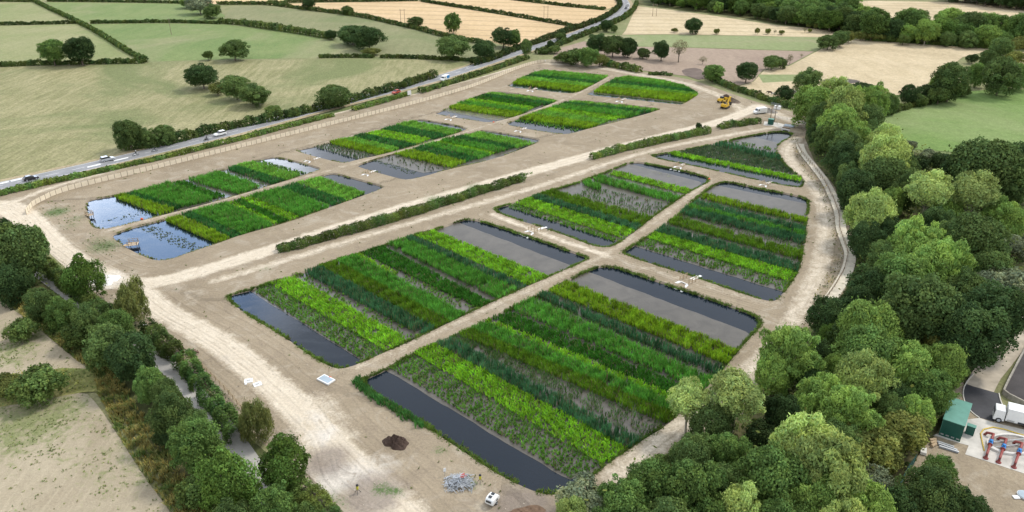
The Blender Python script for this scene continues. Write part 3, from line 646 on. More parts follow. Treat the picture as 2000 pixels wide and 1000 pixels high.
# give-way hatching by the left end
for q in ([(0,357.5),(16,353.5),(18,355.5),(0,359.8)], [(20,352.5),(44,347),(46,349),(22,354.8)], [(170,325.5),(196,319.5),(197,321.5),(171,327.5)], [(222,313.2),(250,306.6),(251,308.4),(223,315)]):
    P = [at(*p, .309).xy for p in q]; cdt_sheet('road_marking', P, [], .3095, WHITE, label='broad white hatching in the middle of the road', cat='road marking')
LANE_PX = [(-200,330),(-60,425),(20,491),(56,517),(100,549),(149,586),(225,640),(304,697),(345,732),(395,788),(465,872),(518,957),(545,1010),(580,1090),(620,1180)]
LANEW = resample([at(*p).xy for p in chaikin(LANE_PX, 2, False)], 3)
strip_sheet('lane', LANEW, 3.6, .30, LANEM, 'narrow pale grey lane running under the roadside trees', 'lane')
FOOT = [at(*p).xy for p in chaikin([(1562,282),(1566,298),(1592,330),(1612,355),(1630,392),(1640,420),(1642,450),(1652,475),(1662,500),(1655,530),(1636,565),(1610,600)], 2, False)]
strip_sheet('footpath', resample(FOOT, 2), 2.7, .27, simple('path_gravel', (.60,.54,.43), .95, .1, .15, .8), 'pale gravel footpath curving along the edge of the wood', 'footpath')

# wood floor
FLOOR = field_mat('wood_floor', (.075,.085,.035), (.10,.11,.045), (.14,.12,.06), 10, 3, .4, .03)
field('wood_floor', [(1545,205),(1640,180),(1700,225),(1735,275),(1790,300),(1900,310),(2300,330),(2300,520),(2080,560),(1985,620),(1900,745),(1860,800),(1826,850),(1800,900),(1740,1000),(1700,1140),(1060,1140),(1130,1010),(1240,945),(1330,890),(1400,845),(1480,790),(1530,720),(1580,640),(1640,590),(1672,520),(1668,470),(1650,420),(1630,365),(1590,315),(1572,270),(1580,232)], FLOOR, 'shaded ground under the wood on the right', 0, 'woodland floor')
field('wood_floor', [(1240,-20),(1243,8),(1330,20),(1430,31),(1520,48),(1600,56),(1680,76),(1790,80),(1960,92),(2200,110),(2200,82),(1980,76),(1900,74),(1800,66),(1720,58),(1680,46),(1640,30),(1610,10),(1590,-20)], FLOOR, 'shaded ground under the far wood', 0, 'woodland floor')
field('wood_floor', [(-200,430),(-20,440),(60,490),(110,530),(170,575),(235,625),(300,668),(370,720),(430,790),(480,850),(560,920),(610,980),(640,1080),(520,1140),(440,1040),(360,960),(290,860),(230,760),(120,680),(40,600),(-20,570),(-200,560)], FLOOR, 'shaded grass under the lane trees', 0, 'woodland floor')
strip_sheet('river', resample([at(*p).xy for p in ((1900,352),(1960,372),(2010,392),(2200,450))], 4), 7, .17, WATER, 'dark river glimpsed between the trees on the right', 'river')
# works compound at the lower right
strip_sheet('track', resample([at(*p).xy for p in ((1905,775),(1925,735),(1950,705),(1975,672),(2005,630),(2050,580),(2140,500))], 3), 4.6, .27, simple('track_dust', (.46,.40,.315), .95, .1, .2, .5), 'pale dusty track leading away from the compound', 'track', w2=5.5)
field('yard', [(1958,770),(1970,738),(2000,680),(2060,570),(2240,500),(2240,830),(2060,800)], asphalt('dark_yard', (.052,.046,.045), .3), 'dark bare yard behind a low concrete wall', 0, 'yard')
fz[0] += .06
field('compound_ground', [(1786,905),(1800,880),(1818,860),(1850,835),(1880,800),(1935,800),(2000,830),(2200,900),(2200,1300),(1740,1200),(1750,985)], EARTH, 'bare tan earth of the pumping compound', 0, 'ground')
field('compound_ground', [(1860,760),(1880,748),(1900,800),(1870,815),(1850,800)], EARTH, 'bare earth beside the new asphalt', 0, 'ground')
field('asphalt_apron', [(1886,752),(1900,757),(1950,771),(1953,785),(1958,798),(1950,812),(1940,826),(1912,818),(1897,808),(1884,790),(1880,770)], FRESHM, 'fresh black asphalt apron behind the green kiosk', 0, 'apron')
CONC = simple('concrete', (.54,.51,.455), .85, .2, .22, .5)

# ------------------------------------------------------------------ light and sky
SUN_EL, SUN_AZ = 52.0, 60.0          # azimuth to the right of the view direction
d = Vector((math.sin(R(SUN_AZ))*math.cos(R(SUN_EL)), math.cos(R(SUN_AZ))*math.cos(R(SUN_EL)), math.sin(R(SUN_EL))))
sl = bpy.data.lights.new('sun', 'SUN'); sl.energy = 2.0; sl.angle = R(11); sl.color = (1, .955, .88)
so = bpy.data.objects.new('sun', sl); COL.objects.link(so); so.rotation_euler = d.to_track_quat('Z', 'Y').to_euler(); so.location = (0, 0, 200)
W = bpy.data.worlds.new('World'); S.world = W; W.use_nodes = True; nt = W.node_tree; t = NT(nt)
for n in list(nt.nodes): nt.nodes.remove(n)
sky = t.n('ShaderNodeTexSky', sky_type='NISHITA'); sky.sun_disc = False; sky.sun_elevation = R(SUN_EL); sky.sun_rotation = R(SUN_AZ)
sky.air_density = 1.0; sky.dust_density = 1.5; sky.ozone_density = 1.0
tc = t.n('ShaderNodeTexCoord').outputs['Generated']
sep = t.n('ShaderNodeSeparateXYZ'); t.l(tc, sep.inputs[0])
zc = t.math('MAXIMUM', sep.outputs[2], .04)
cmb = t.n('ShaderNodeCombineXYZ'); t.l(t.math('DIVIDE', sep.outputs[0], zc), cmb.inputs[0]); t.l(t.math('DIVIDE', sep.outputs[1], zc), cmb.inputs[1])
cn = t.noise(cmb.outputs[0], .55, 8, .6, .5)
# a break in the cloud cover to the left, thicker cloud elsewhere
dv = t.n('ShaderNodeVectorMath', operation='DOT_PRODUCT'); t.l(tc, dv.inputs[0])
a, e = R(-29), R(20.5); dv.inputs[1].default_value = (math.sin(a)*math.cos(e), math.cos(a)*math.cos(e), math.sin(e))
hole = t.math('MULTIPLY', t.ramp(dv.outputs['Value'], math.cos(R(14)), math.cos(R(5)), 0, 1), t.ramp(t.noise(cmb.outputs[0], 1.5, 3), .42, .60, .0, .33))
cov = t.ramp(t.math('SUBTRACT', t.math('ADD', cn, .12), hole), .40, .56)
shade = t.noise(cmb.outputs[0], 1.1, 6, .6, .3)
cl = t.mix(t.ramp(shade, .3, .7), (5.2,6.0,7.3), (11.2,11.5,12.0))
glow = t.ramp(dv.outputs['Value'], math.cos(R(14)), math.cos(R(6)), 1.0, 7.0)
zen = t.ramp(sep.outputs[2], .35, .80, 1.0, .80)
v = t.n('ShaderNodeVectorMath', operation='SCALE'); t.l(t.mix(cov, sky.outputs[0], cl), v.inputs[0]); t.l(t.math('MULTIPLY', glow, zen), v.inputs[3])
bg = t.n('ShaderNodeBackground'); t.l(v.outputs[0], bg.inputs['Color']); bg.inputs['Strength'].default_value = .125
wo = t.n('ShaderNodeOutputWorld'); t.l(bg.outputs[0], wo.inputs['Surface'])
S.view_settings.view_transform = 'Standard'; S.view_settings.look = 'None'; S.view_settings.gamma = 1.0; S.view_settings.exposure = 0.26
S.render.engine = 'CYCLES'; S.cycles.max_bounces = 5; S.cycles.diffuse_bounces = 2; S.cycles.glossy_bounces = 2; S.cycles.transmission_bounces = 2
# ------------------------------------------------------------------ trees
def crown_mesh(name, form, col, seed, nleaf=6500):
    "leafy crown of unit radius: overlapping leaf clumps, each a shell of leaf-sized faces"
    g = np.random.default_rng(seed); lob = []
    if form == 'dome':   nl, rl, zr = 120, (.10, .27), (-.92, 1.0)
    elif form == 'plume': nl, rl, zr = 130, (.08, .24), (-.85, 1.0)
    elif form == 'weep': nl, rl, zr = 34, (.18, .30), (-.7, 1.0)
    elif form == 'cone': nl, rl, zr = 110, (.10, .22), (-.85, 1.0)
    elif form == 'umbrella': nl, rl, zr = 90, (.09, .24), (-.30, 1.0)
    elif form == 'open': nl, rl, zr = 22, (.16, .30), (-.6, 1.0)
    else: nl, rl, zr = 34, (.18, .42), (-.4, .9)            # bush
    squash = np.array((g.uniform(.88, 1.1), g.uniform(.88, 1.1), 1))
    for i in range(nl):
        z = zr[0]+(zr[1]-zr[0])*((i+g.uniform(0, 1))/nl); th = i*2.4+g.uniform(-.5, .5); rr = math.sqrt(max(.02, 1-min(1, abs(z))**2))
        if form == 'cone': rr = (1-max(0, z+.2)/1.3)*.95 if z > -.2 else .95+.35*(z+.2)
        k = g.uniform(.50, .84)
        lob.append((np.array((rr*math.cos(th)*k, rr*math.sin(th)*k, z*k*(1.0 if form != 'bush' else .8))), g.uniform(*rl)))
    for i in range(9):                                       # a few big boughs under the sprays
        th = g.uniform(0, 6.28); z = g.uniform(-.5, .55); rr = math.sqrt(1-z*z)*.42
        lob.append((np.array((rr*math.cos(th), rr*math.sin(th), z*.75)), g.uniform(.34, .50)))
    c = np.array([l[0] for l in lob])*g.uniform(.88, 1.10, (len(lob), 1))
    if form != 'open':
        bd = unit(g.normal(size=(9, 3))); ba = g.uniform(-.26, .24, 9); c = c*(1+np.sum(ba[None]*np.maximum(0, unit(c)@bd.T)**3, 1))[:, None]
        keep = (g.random(len(c)) > .16) | (np.arange(len(c)) >= nl); c = c[keep]; lob = [l for l, q in zip(lob, keep) if q]
    c[:, 2] = np.where(c[:, 2] < 0, c[:, 2]*1.1, c[:, 2]); r = np.array([l[1] for l in lob])
    w = r**2/np.sum(r**2); k = g.choice(len(lob), nleaf*2, p=w)
    D = unit(g.normal(size=(nleaf*2, 3))); D[:, 2] = np.where((D[:, 2] < -.2) & (g.random(nleaf*2) < .6), -D[:, 2], D[:, 2])
    sc = np.array((1, 1, 1.)) if form != 'weep' else np.array((.8, .8, 1.7))
    rad = (g.uniform(.45, 1.05, nleaf*2)**.6+(g.random(nleaf*2) < .12)*g.uniform(.05, .35, nleaf*2))*r[k]
    P = c[k]+D*rad[:, None]*sc
    dist = np.linalg.norm(P[:, None]-c[None], axis=2)/r[None]; dist[np.arange(len(P)), k] = 9
    P_ok = dist.min(1) > .62; P, k, D = P[P_ok][:nleaf], k[P_ok][:nleaf], D[P_ok][:nleaf]; n = len(P)
    P *= squash
    size = {'dome': .068, 'plume': .062, 'weep': .060, 'cone': .066, 'open': .070, 'umbrella': .062, 'bush': .11}[form]*g.uniform(.65, 1.35, n)
    out = unit(P+np.array((0, 0, .35)))
    if form in ('plume', 'umbrella'):
        N = unit(D*.7+out*.4+g.normal(size=(n, 3))*.55); up = unit(out*1.0+np.array((0, 0, .7))+g.normal(size=(n, 3))*.35); asp = .42; size = size*1.55
    elif form == 'weep':
        N = unit(D*np.array((1, 1, .3))+g.normal(size=(n, 3))*.4); up = np.tile((0, 0, 1.), (n, 1))+g.normal(size=(n, 3))*.2; asp = .35; size = size*1.9
    else: N = unit(D*.75+out*.35+g.normal(size=(n, 3))*.7); up = None; asp = .85
    V, F = cards(P, N, size, asp, up, g)
    lc = g.uniform(.72, 1.32, len(lob)); hue = np.clip(g.normal(size=len(lob)), -1.5, 1.5)*.05
    f = lc[k]*g.uniform(.72, 1.28, n); h = hue[k]+g.normal(size=n)*.07
    C = np.array(col)[None]*f[:, None]*np.c_[1+h, 1+h*.25, 1-h*.6]
    return np_mesh(name, V, F, LEAF, np.repeat(np.clip(C, 0.004, .9), 4, 0))
def trunk_mesh(name, seed, mat, spread=.6, z0=.34, thick=.045):
    "tapered trunk with limbs; height 1 in z, crown radius 1 in x and y"
    g = random.Random(seed); mb = MB()
    th = thick; mb.tube([(0,0,-.02),(0,0,.06),(.02,.01,.25),(.0,.02,.45),(.03,0,.66)], [th*1.7, th*1.1, th, th*.8, th*.35], 7)
    for i in range(8):
        a = i*2.4+g.uniform(-.4, .4); r = g.uniform(.35, .8)*spread; z = z0-.10+g.uniform(0, .22)
        mb.tube([(0,.01,z),(r*.45*math.cos(a), r*.45*math.sin(a), z+.12),(r*math.cos(a), r*math.sin(a), z+.25+g.uniform(0, .2))], [th*.6, th*.4, th*.14], 5)
    return mb.mesh(name, mat, True)
# kind: form, colour, words, trunk words
KIND = {
 'oak':   ('dome', (.062,.108,.036), 'dark green oak'),
 'oakb':  ('dome', (.118,.180,.054), 'rounded mid green tree'),
 'ash':   ('dome', (.128,.212,.054), 'light green leafy tree'),
 'will':  ('plume', (.345,.440,.125), 'pale grey green willow'),
 'willu': ('umbrella', (.345,.440,.135), 'pale open crowned willow'),
 'willg': ('plume', (.225,.345,.078), 'soft green willow'),
 'olive': ('bush', (.190,.215,.058), 'olive yellow thorn tree'),
 'birch': ('weep', (.19,.215,.065), 'weeping brownish green birch'),
 'horn':  ('cone', (.112,.190,.038), 'dense bright green hornbeam'),
 'dead':  ('open', (.20,.19,.10), 'thin sparse leaved tree'),
 'scrub': ('bush', (.115,.170,.045), 'low green bush'),
 'dscrub':('bush', (.055,.09,.03), 'dark green bush'),
 'grey':  ('bush', (.215,.25,.14), 'grey green sallow bush'),
}
CM = {}; TM = {}
for i, (k, (form, col, w)) in enumerate(KIND.items()):
    nvar = 4 if k in ('oak','oakb','ash','will','willg') else 2
    CM[k] = [crown_mesh('crown', form, col, 50+i*7+j, {'dome': 17000,'plume': 19000,'weep': 13000,'cone': 14000,'open': 1500,'umbrella': 12000,'bush': 6000}[form]) for j in range(nvar)]
    pale = k in ('will','willg','birch','willu')
    TM[k] = [trunk_mesh('trunk', 9+i*5+j, PALEBARK if pale else BARK) for j in range(2)]
TREES = []      # (px centre of crown, kind, words)
tree_no = [0]
def put_tree(loc, rad, h, kind, label=None, group=None, clear=None, lean=0):
    "root empty at the base, with a trunk and a leafy crown"
    i = tree_no[0]; tree_no[0] += 1; g = random.Random(i*13+5)
    form = KIND[kind][0]
    name = 'bush' if form == 'bush' and kind != 'olive' else 'tree'
    root = empty(name, loc, g.uniform(0, 6.28))
    if clear is None: clear = {'dome': .08,'plume': .08,'weep': .06,'cone': .03,'open': .2,'umbrella': .30,'bush': .02}[form]
    cz0 = h*clear; hv = (h-cz0)/2*1.06
    c = link('crown', CM[kind][i % len(CM[kind])], root); c.location = (lean, 0, cz0+(h-cz0)/2); c.scale = (rad*1.04, rad*1.04, hv)
    tr = link('trunk', TM[kind][i % 2], root); tr.scale = (min(rad, h*.6), min(rad, h*.6), h*.95)
    TREES.append((root, kind, proj((loc[0], loc[1], cz0+(h-cz0)/2)), rad, label, group))
    return root
def tree_base(x, yb, w, yt, kind, label=None, group=None, clear=None):
    "tree whose foot is seen: foot pixel, crown width and top pixel"
    b = at(x, yb); s = ppm(b); rad = w/2/s
    lo_, hi_ = .5, 60
    for _ in range(40):
        m = (lo_+hi_)/2
        if proj((b.x, b.y+rad*.25, m))[1] > yt: lo_ = m
        else: hi_ = m
    return put_tree(b, rad, lo_, kind, label, group, clear)
def tree_crown(cx, cy, w, kind, label=None, group=None, hk=1.0, z0=None):
    "tree of a closed stand: only crown centre and width are seen"
    s = ppm(at(cx, cy, 7)); rad = w/2/s; h = (2.0*rad*.95+2.5)*hk if KIND[kind][0] != 'bush' else 1.7*rad*hk
    b = at(cx, cy, h*.58)
    return put_tree(Vector((b.x, b.y, 0)), rad, h, kind, label, group, clear={'bush': .02, 'umbrella': .30}.get(KIND[kind][0], .05))

GA = 'trees standing in the fields'
for a in [
 (108,128,52,76,'ash','light green two tiered tree beside the dark oak in the field hedge'),
 (162,128,64,71,'oak','big dark oak beside the light green tree in the field hedge'),
 (460,118,58,74,'oakb','round topped oak alone beside a little bush in the green pasture'),
 (408,118,22,98,'scrub','little round bush left of the lone pasture oak'),
 (399,174,66,123,'oak','darkest round oak at the left of the meadow clump'),
 (426,186,30,160,'olive','olive shrub squeezed in the meadow clump'),
 (464,195,60,143,'oakb','tall leafy oak in the middle of the meadow clump'),
 (500,207,68,162,'oakb','broad low oak at the right of the meadow clump'),
 (655,211,68,164,'oakb','bright green oak standing in the roadside hedge'),
 (788,174,16,157,'scrub','small dark tree in the roadside hedge above the red car'),
 (258,293,60,228,'oakb','large two lobed oak beside the main road left of its smaller neighbour'),
 (290,290,34,250,'oakb','side crown of foliage pressed against the large roadside oak'),
 (325,283,44,241,'oakb','smaller oak beside the main road right of the two lobed oak'),
 (535,222,34,205,'scrub','low green bush at the roadside below the meadow clump'),
 (572,228,30,212,'scrub','second low bush by the road hedge right of the meadow clump'),
 (690,88,70,46,'oak','dark oak at the left of the hedgerow pair'),
 (722,98,62,50,'oak','dark oak at the right of the hedgerow pair'),
 (648,78,26,58,'oak','small dark tree at the left end of the hedgerow pair'),
 (728,108,34,92,'olive','yellow green thorn at the foot of the hedgerow pair'),
 (416,36,40,8,'oakb','leafy green tree at the end of the top left hedges'),
 (392,28,50,-4,'grey','greyish trees on the top edge above the pasture'),
 (371,16,40,-6,'scrub','bushy growth along the top edge left of the leafy green tree'),
 (604,19,28,-3,'oak','stag headed oak cut by the top edge of the view'),
 (680,29,26,11,'oakb','small round oak on the edge of the golden wheat'),
 (814,54,30,31,'oakb','compact oak on the wheat field hedge right of the twin pole'),
 (885,66,38,23,'ash','tall two stage tree rising over the wheat field hedge'),
 (886,116,68,66,'oakb','wide mushroom shaped oak in front of the wheat field'),
 (946,118,50,74,'oak','pear shaped dark oak right of the mushroom shaped oak'),
 (983,93,48,53,'oak','dark oak below the wheat with a paler half'),
 (1004,93,32,56,'ash','paler half crown leaning on the dark oak below the wheat'),
 (1028,112,22,73,'oakb','slender tree with a bare pale trunk beside the road'),
 (1083,104,26,88,'scrub','roadside bush below the pale lorry lay-by'),
 (1065,105,24,94,'scrub','low roadside shrub left of the dark roadside tree'),
 (1075,100,16,78,'oak','dark little tree close to the road edge'),
 (1096,80,24,62,'scrub','bush between road and brown ploughland'),
 (1185,62,26,36,'oak','dark round tree overhanging the far road'),
 (1200,64,14,48,'oakb','small tree beside the dark tree over the far road'),
 (1166,108,52,65,'oak','leftmost dark oak in the row beside the ploughland'),
 (1196,112,48,66,'oakb','second dark oak in the row beside the ploughland'),
 (1226,113,42,70,'oak','third oak in the row beside the ploughland'),
 (1255,115,26,92,'oakb','short bushy tree in the gap of the oak row'),
 (1291,119,42,79,'oak','rightmost dense oak in the row, next to the sparse tree'),
 (1325,122,42,73,'dead','tall sparse leaved tree at the right end of the oak row'),
 (1372,126,20,109,'dead','tiny bare crowned tree alone on the ploughland'),
 (1391,160,44,125,'ash','olive green tree at the corner of the earthworks'),
 (1456,162,46,120,'oak','leaning dark oak casting shade on the dry grass'),
 (1506,137,36,106,'oakb','spreading oak between ploughland and dry pasture'),
 (1524,134,26,112,'oakb','right hand lobe of foliage beside the spreading oak'),
 (1542,126,14,104,'dead','thin half dead tree right of the spreading oak'),
 (1536,126,10,112,'dead','smallest twiggy tree right of the spreading oak'),
 (1565,113,8,104,'dead','tiny shrub on the pasture boundary line'),
 (1353,66,40,32,'oak','lone dark oak in the middle of the straw field'),
 (1316,64,13,54,'olive','little round tree left of the lone straw field oak'),
 (1399,67,12,55,'olive','little round tree right of the lone straw field oak'),
 (1479,68,9,53,'olive','slim young tree at the left of the straw field row'),
 (1499,67,11,55,'olive','round young tree second in the straw field row'),
 (1513,67,9,57,'dead','thin young tree third in the straw field row'),
 (1526,68,11,58,'olive','round young tree at the right of the straw field row'),
 (1571,65,8,54,'dead','young tree near the wood edge, left of a pair'),
 (1581,64,8,55,'olive','young tree near the wood edge, right of a pair'),
 (1616,97,42,66,'oakb','rounded oak at the tip of the tree tongue in the pasture'),
 (1640,92,40,58,'oakb','brown tinged oak behind the tip of the tree tongue'),
 (1656,84,30,58,'olive','pale shrub ending the tree tongue by the pasture'),
 (1573,180,60,133,'oakb','large gnarled oak above the grazing cattle'),
 (1530,200,36,167,'oak','small dark tree hiding part of the cattle'),
 (1680,184,48,160,'dscrub','dark rounded thorn on the near side of the pasture'),
 (1120,126,54,92,'scrub','brown green thicket left of the tall ash'),
 (1146,131,46,88,'ash','tall green ash in the roadside thicket'),
 (1170,131,32,104,'olive','yellowish sapling right of the tall ash in the thicket'),
 (1098,122,36,105,'scrub','low scrub at the left end of the roadside thicket'),
 (1772,297,28,272,'grey','small blue green bush by the edge of the green crop'),
 (1364,258,12,238,'dscrub','small dark tree at the end of the clipped hedge'),
]: tree_base(a[0], a[1], a[2], a[3], a[4], a[5], 'trees and bushes in the fields')

# lane side trees, lower left
for a in [
 (28,490,120,'oakb','big spreading tree at the left edge above the lane'),
 (66,470,56,'ash','bright green tree behind the big spreading tree at the left edge'),
 (8,450,40,'oak','dark tree cut by the left edge beside the gravel road'),
 (20,545,80,'oak','dark low tree under the big spreading tree at the left edge'),
 (160,536,80,'horn','glossy round maple between the lane and the white chalk heap'),
 (78,592,62,'oakb','first bushy tree on the near side of the lane'),
 (115,606,56,'ash','bright shrubby tree on the near side of the lane'),
 (172,628,70,'oakb','dark bushy tree on the near side of the lane left of the birch'),
 (255,592,70,'birch','tall weeping birch by the junction of the pale tracks'),
 (150,652,70,'scrub','low leafy bush on the verge below the lane trees'),
 (205,672,90,'oakb','broad dark tree on the verge below the birch'),
 (256,690,105,'oak','largest dark tree over the lane below the birch'),
 (225,640,70,'ash','leafy tree left of the largest dark lane tree'),
 (290,750,66,'ash','light green tree just below the open stretch of lane'),
 (322,768,58,'oakb','rounded tree overhanging the lane below its open stretch'),
 (338,812,92,'oakb','bushy tree in the middle of the lower lane row'),
 (378,868,104,'ash','broad bright tree in the lower lane row'),
 (380,832,64,'oakb','tree crown on the lane side of the broad bright tree'),
 (445,935,128,'horn','largest dense green tree near the bottom of the lane'),
 (498,822,68,'birch','olive weeping tree right of the lower lane'),
 (551,900,108,'horn','dense hornbeam standing alone beside the pale yard'),
 (532,992,100,'ash','light green tree cut by the bottom edge of the view'),
 (390,950,90,'scrub','bushy growth on the field side of the largest lane tree'),
 (445,1030,110,'oakb','tree cut by the bottom edge left of the pale green tree'),
 (70,745,96,'scrub','wide bush between the two bare fields'),
 (8,752,60,'olive','brownish bush at the left edge between the bare fields'),
 (40,640,60,'scrub','low bush on the verge at the left edge'),
 (330,850,60,'dscrub','dark scrub at the foot of the lower lane row'),
 (600,1000,60,'scrub','green bush beside the rail fence at the bottom edge'),
]: tree_crown(a[0], a[1], a[2], a[3], a[4], 'trees along the lane')

# the wood on the right: crown centre, width, kind
WOOD = [(1587,198,80,'willg'),(1632,190,72,'will'),(1667,196,52,'willg'),(1710,197,62,'willg'),(1741,199,34,'oakb'),(1643,218,88,'will'),(1606,232,60,'oakb'),(1694,231,62,'oakb'),(1634,243,90,'willg'),(1671,261,72,'willg'),(1620,266,62,'oakb'),(1600,258,40,'oak'),(1652,286,70,'oakb'),(1727,285,76,'will'),(1700,265,60,'oakb'),(1648,312,70,'oak'),(1682,312,66,'oakb'),(1722,320,100,'will'),(1660,346,56,'oakb'),(1790,318,52,'dscrub'),(1842,314,54,'dscrub'),(1815,305,36,'grey'),(1770,330,60,'oakb'),(1925,326,130,'oakb'),(1880,335,90,'oak'),(1980,330,100,'oak'),
 (1674,366,86,'oak'),(1727,345,90,'oakb'),(1704,418,96,'will'),(1684,398,48,'willg'),(1737,398,62,'willg'),(1694,470,74,'oak'),(1684,446,40,'willg'),(1812,382,104,'willu'),(1762,376,70,'oakb'),(1895,386,112,'willu'),(1850,410,70,'willg'),(1830,440,70,'oak'),(1790,482,110,'willg'),(1740,455,60,'oak'),(1725,500,64,'oakb'),(1909,468,120,'oakb'),(1860,465,70,'oakb'),(1968,430,76,'willg'),(1985,480,60,'grey'),(1935,520,80,'oakb'),(1752,545,116,'ash'),(1830,525,118,'willg'),(1790,600,150,'oakb'),(1700,560,80,'oak'),(1875,570,90,'oakb'),(1962,550,100,'grey'),(1945,610,126,'oak'),(1868,625,100,'oak'),
 (1615,612,80,'oak'),(1668,600,80,'oak'),(1700,640,130,'willg'),(1655,655,70,'oakb'),(1618,655,44,'horn'),(1805,650,100,'olive'),(1760,650,80,'oakb'),(1900,655,124,'oak'),(1850,700,80,'oak'),
 (1538,690,122,'willg'),(1512,725,84,'willg'),(1602,700,60,'oak'),(1590,745,70,'oak'),(1700,690,116,'ash'),(1684,745,120,'will'),(1638,720,70,'willg'),(1600,775,96,'willg'),(1650,805,116,'willg'),(1768,718,112,'willg'),(1836,712,98,'willg'),(1735,770,80,'oak'),(1812,765,90,'ash'),(1792,806,76,'willg'),(1765,835,110,'olive'),(1700,868,110,'olive'),(1740,800,70,'oakb'),(1640,860,80,'oakb'),
 (1438,782,132,'willu'),(1345,792,96,'willu'),(1390,830,90,'oakb'),(1526,810,80,'oak'),(1490,850,80,'dscrub'),(1418,880,90,'ash'),(1350,890,90,'oakb'),(1300,915,80,'scrub'),(1560,880,140,'will'),(1620,925,170,'will'),(1512,935,140,'ash'),(1580,980,130,'willg'),(1420,945,90,'oakb'),(1340,950,140,'ash'),(1270,955,110,'ash'),(1220,985,110,'ash'),(1450,1000,110,'will'),(1380,1010,100,'ash'),(1150,975,110,'grey'),(1115,1010,80,'will'),(1190,1040,100,'ash'),(1300,1040,130,'oakb'),(1700,940,90,'grey'),(1725,900,70,'olive'),(1690,1000,120,'willg'),(1820,975,130,'oakb'),(1832,925,66,'ash'),(1755,1000,90,'oak'),(1880,1000,90,'oak'),(1640,1020,120,'will'),(1530,1030,120,'ash')]
EDGE = [(1860,160,84,'oakb'),(1836,170,50,'willg'),(1910,148,52,'ash'),(1958,148,84,'oakb'),(1930,120,40,'oakb'),(1985,150,60,'ash'),(1985,62,56,'willg'),(1995,92,50,'olive'),(1955,100,54,'oakb'),(1990,120,50,'olive'),(1900,120,30,'dscrub'),(1880,180,40,'scrub'),(1808,184,46,'dscrub'),(1775,190,40,'oak'),(1835,192,50,'scrub'),(1795,200,40,'scrub')]
for a in WOOD: tree_crown(a[0], a[1], a[2], a[3], None, 'trees of the wood on the right')
for a in EDGE: tree_crown(a[0], a[1]-7, a[2]*.82, a[3], None, 'trees of the wood on the right')
# far wood along the top: crowns spread through its outline
def fill_wood(px, gap, kinds, wpx, grp, seed, zc=7):
    P = wpoly(px); q = np.array(P); g = np.random.default_rng(seed); lo, hi = q.min(0), q.max(0); pts = []
    for _ in range(9000):
        p = g.uniform(lo, hi)
        if not inpoly([p], P)[0]: continue
        if all(np.hypot(*(p-o)) > gap*.86 for o in pts): pts.append(p)
    pts.sort(key=lambda p: p[1])
    for p in pts:
        x, y = proj((p[0], p[1], 8))
        if y < -22 or x > 2060: continue
        r = gap*(.42+.62*g.random()**1.3); k = kinds[int(g.integers(len(kinds)))]
        put_tree(Vector((p[0], p[1], 0)), r, r*g.uniform(1.6, 2.15), k, None, grp, clear=.04)
fill_wood([(1250,4),(1330,18),(1430,30),(1520,46),(1570,54),(1620,64),(1690,79),(1760,84),(1850,94),(1940,98),(2050,100),(2050,80),(1980,78),(1900,76),(1800,68),(1720,60),(1680,50),(1640,36),(1605,14),(1540,6),(1300,2)], 9.5, ['oak','oakb','ash','ash','horn','oakb','ash','willg','horn'], 0, 'trees of the far wood along the top', 5)
fill_wood([(1850,4),(1920,14),(1990,20),(2060,28),(2060,4),(1960,-6),(1860,-8)], 11, ['oak','oak','oakb','grey'], 0, 'trees of the far wood along the top', 6)
for x, y, w, k in [(1682,72,24,'olive'),(1702,73,24,'olive'),(1722,75,20,'olive'),(1740,77,20,'scrub'),(1765,80,26,'scrub'),(1782,78,18,'olive'),(1803,80,22,'grey'),(1580,52,14,'olive'),(1595,54,14,'olive'),(1552,34,10,'willg')]:
    tree_crown(x, y-4, w, k, None, 'trees of the far wood along the top')

# labels of the wood trees: each is singled out by its look and its nearness to something one can find
LANDMARK = [('the green kiosk',1865,820),('the white lorry',1975,820),('the two yellow excavators',1417,203),('the parked white van',1485,219),('the bend of the gravel footpath',1652,470),('the lower corner of the largest pond',1120,935),('the puddle in the dry pasture',1640,158),('the grazing cattle',1510,182),('the upper bend of the main road',1222,15),('the lone oak in the straw field',1353,50),('the green crop field corner',1720,255),('the dark walled yard',1975,730),('the top right corner of the view',1995,2),('the wedge shaped pond',1540,330),('the pale field between the far woods',1830,18),('the right tip of the dry pasture',1935,95)]
ORD = ['first ','second ','third ','fourth ','fifth ','sixth ','seventh ','eighth ','ninth ','tenth ','eleventh ','twelfth ','thirteenth ','fourteenth ','fifteenth ','sixteenth ','seventeenth ','eighteenth ']
auto = [(r, k, p, rad, g) for r, k, p, rad, l, g in TREES if l is None]
pos = {}
for k in KIND:
    L = [(r, p) for r, kk, p, rad, *_ in TREES if kk == k]
    for nm, x, y in LANDMARK:
        L2 = sorted(L, key=lambda rp: (rp[1][0]-x)**2+(rp[1][1]-y)**2)
        for i, (r, p) in enumerate(L2): pos.setdefault(r.name, []).append((i, (p[0]-x)**2+(p[1]-y)**2, nm))
for r, k, p, rad, l, g in TREES:
    w = KIND[k][2]; cat = 'bush' if KIND[k][0] == 'bush' and k != 'olive' else 'tree'
    if l is None:
        i, _, nm = min(pos[r.name], key=lambda q: (q[0], q[1]))
        l = f"{w}, {ORD[min(i, 17)]}such {cat} from {nm}"
    tag(r, l, cat, g)

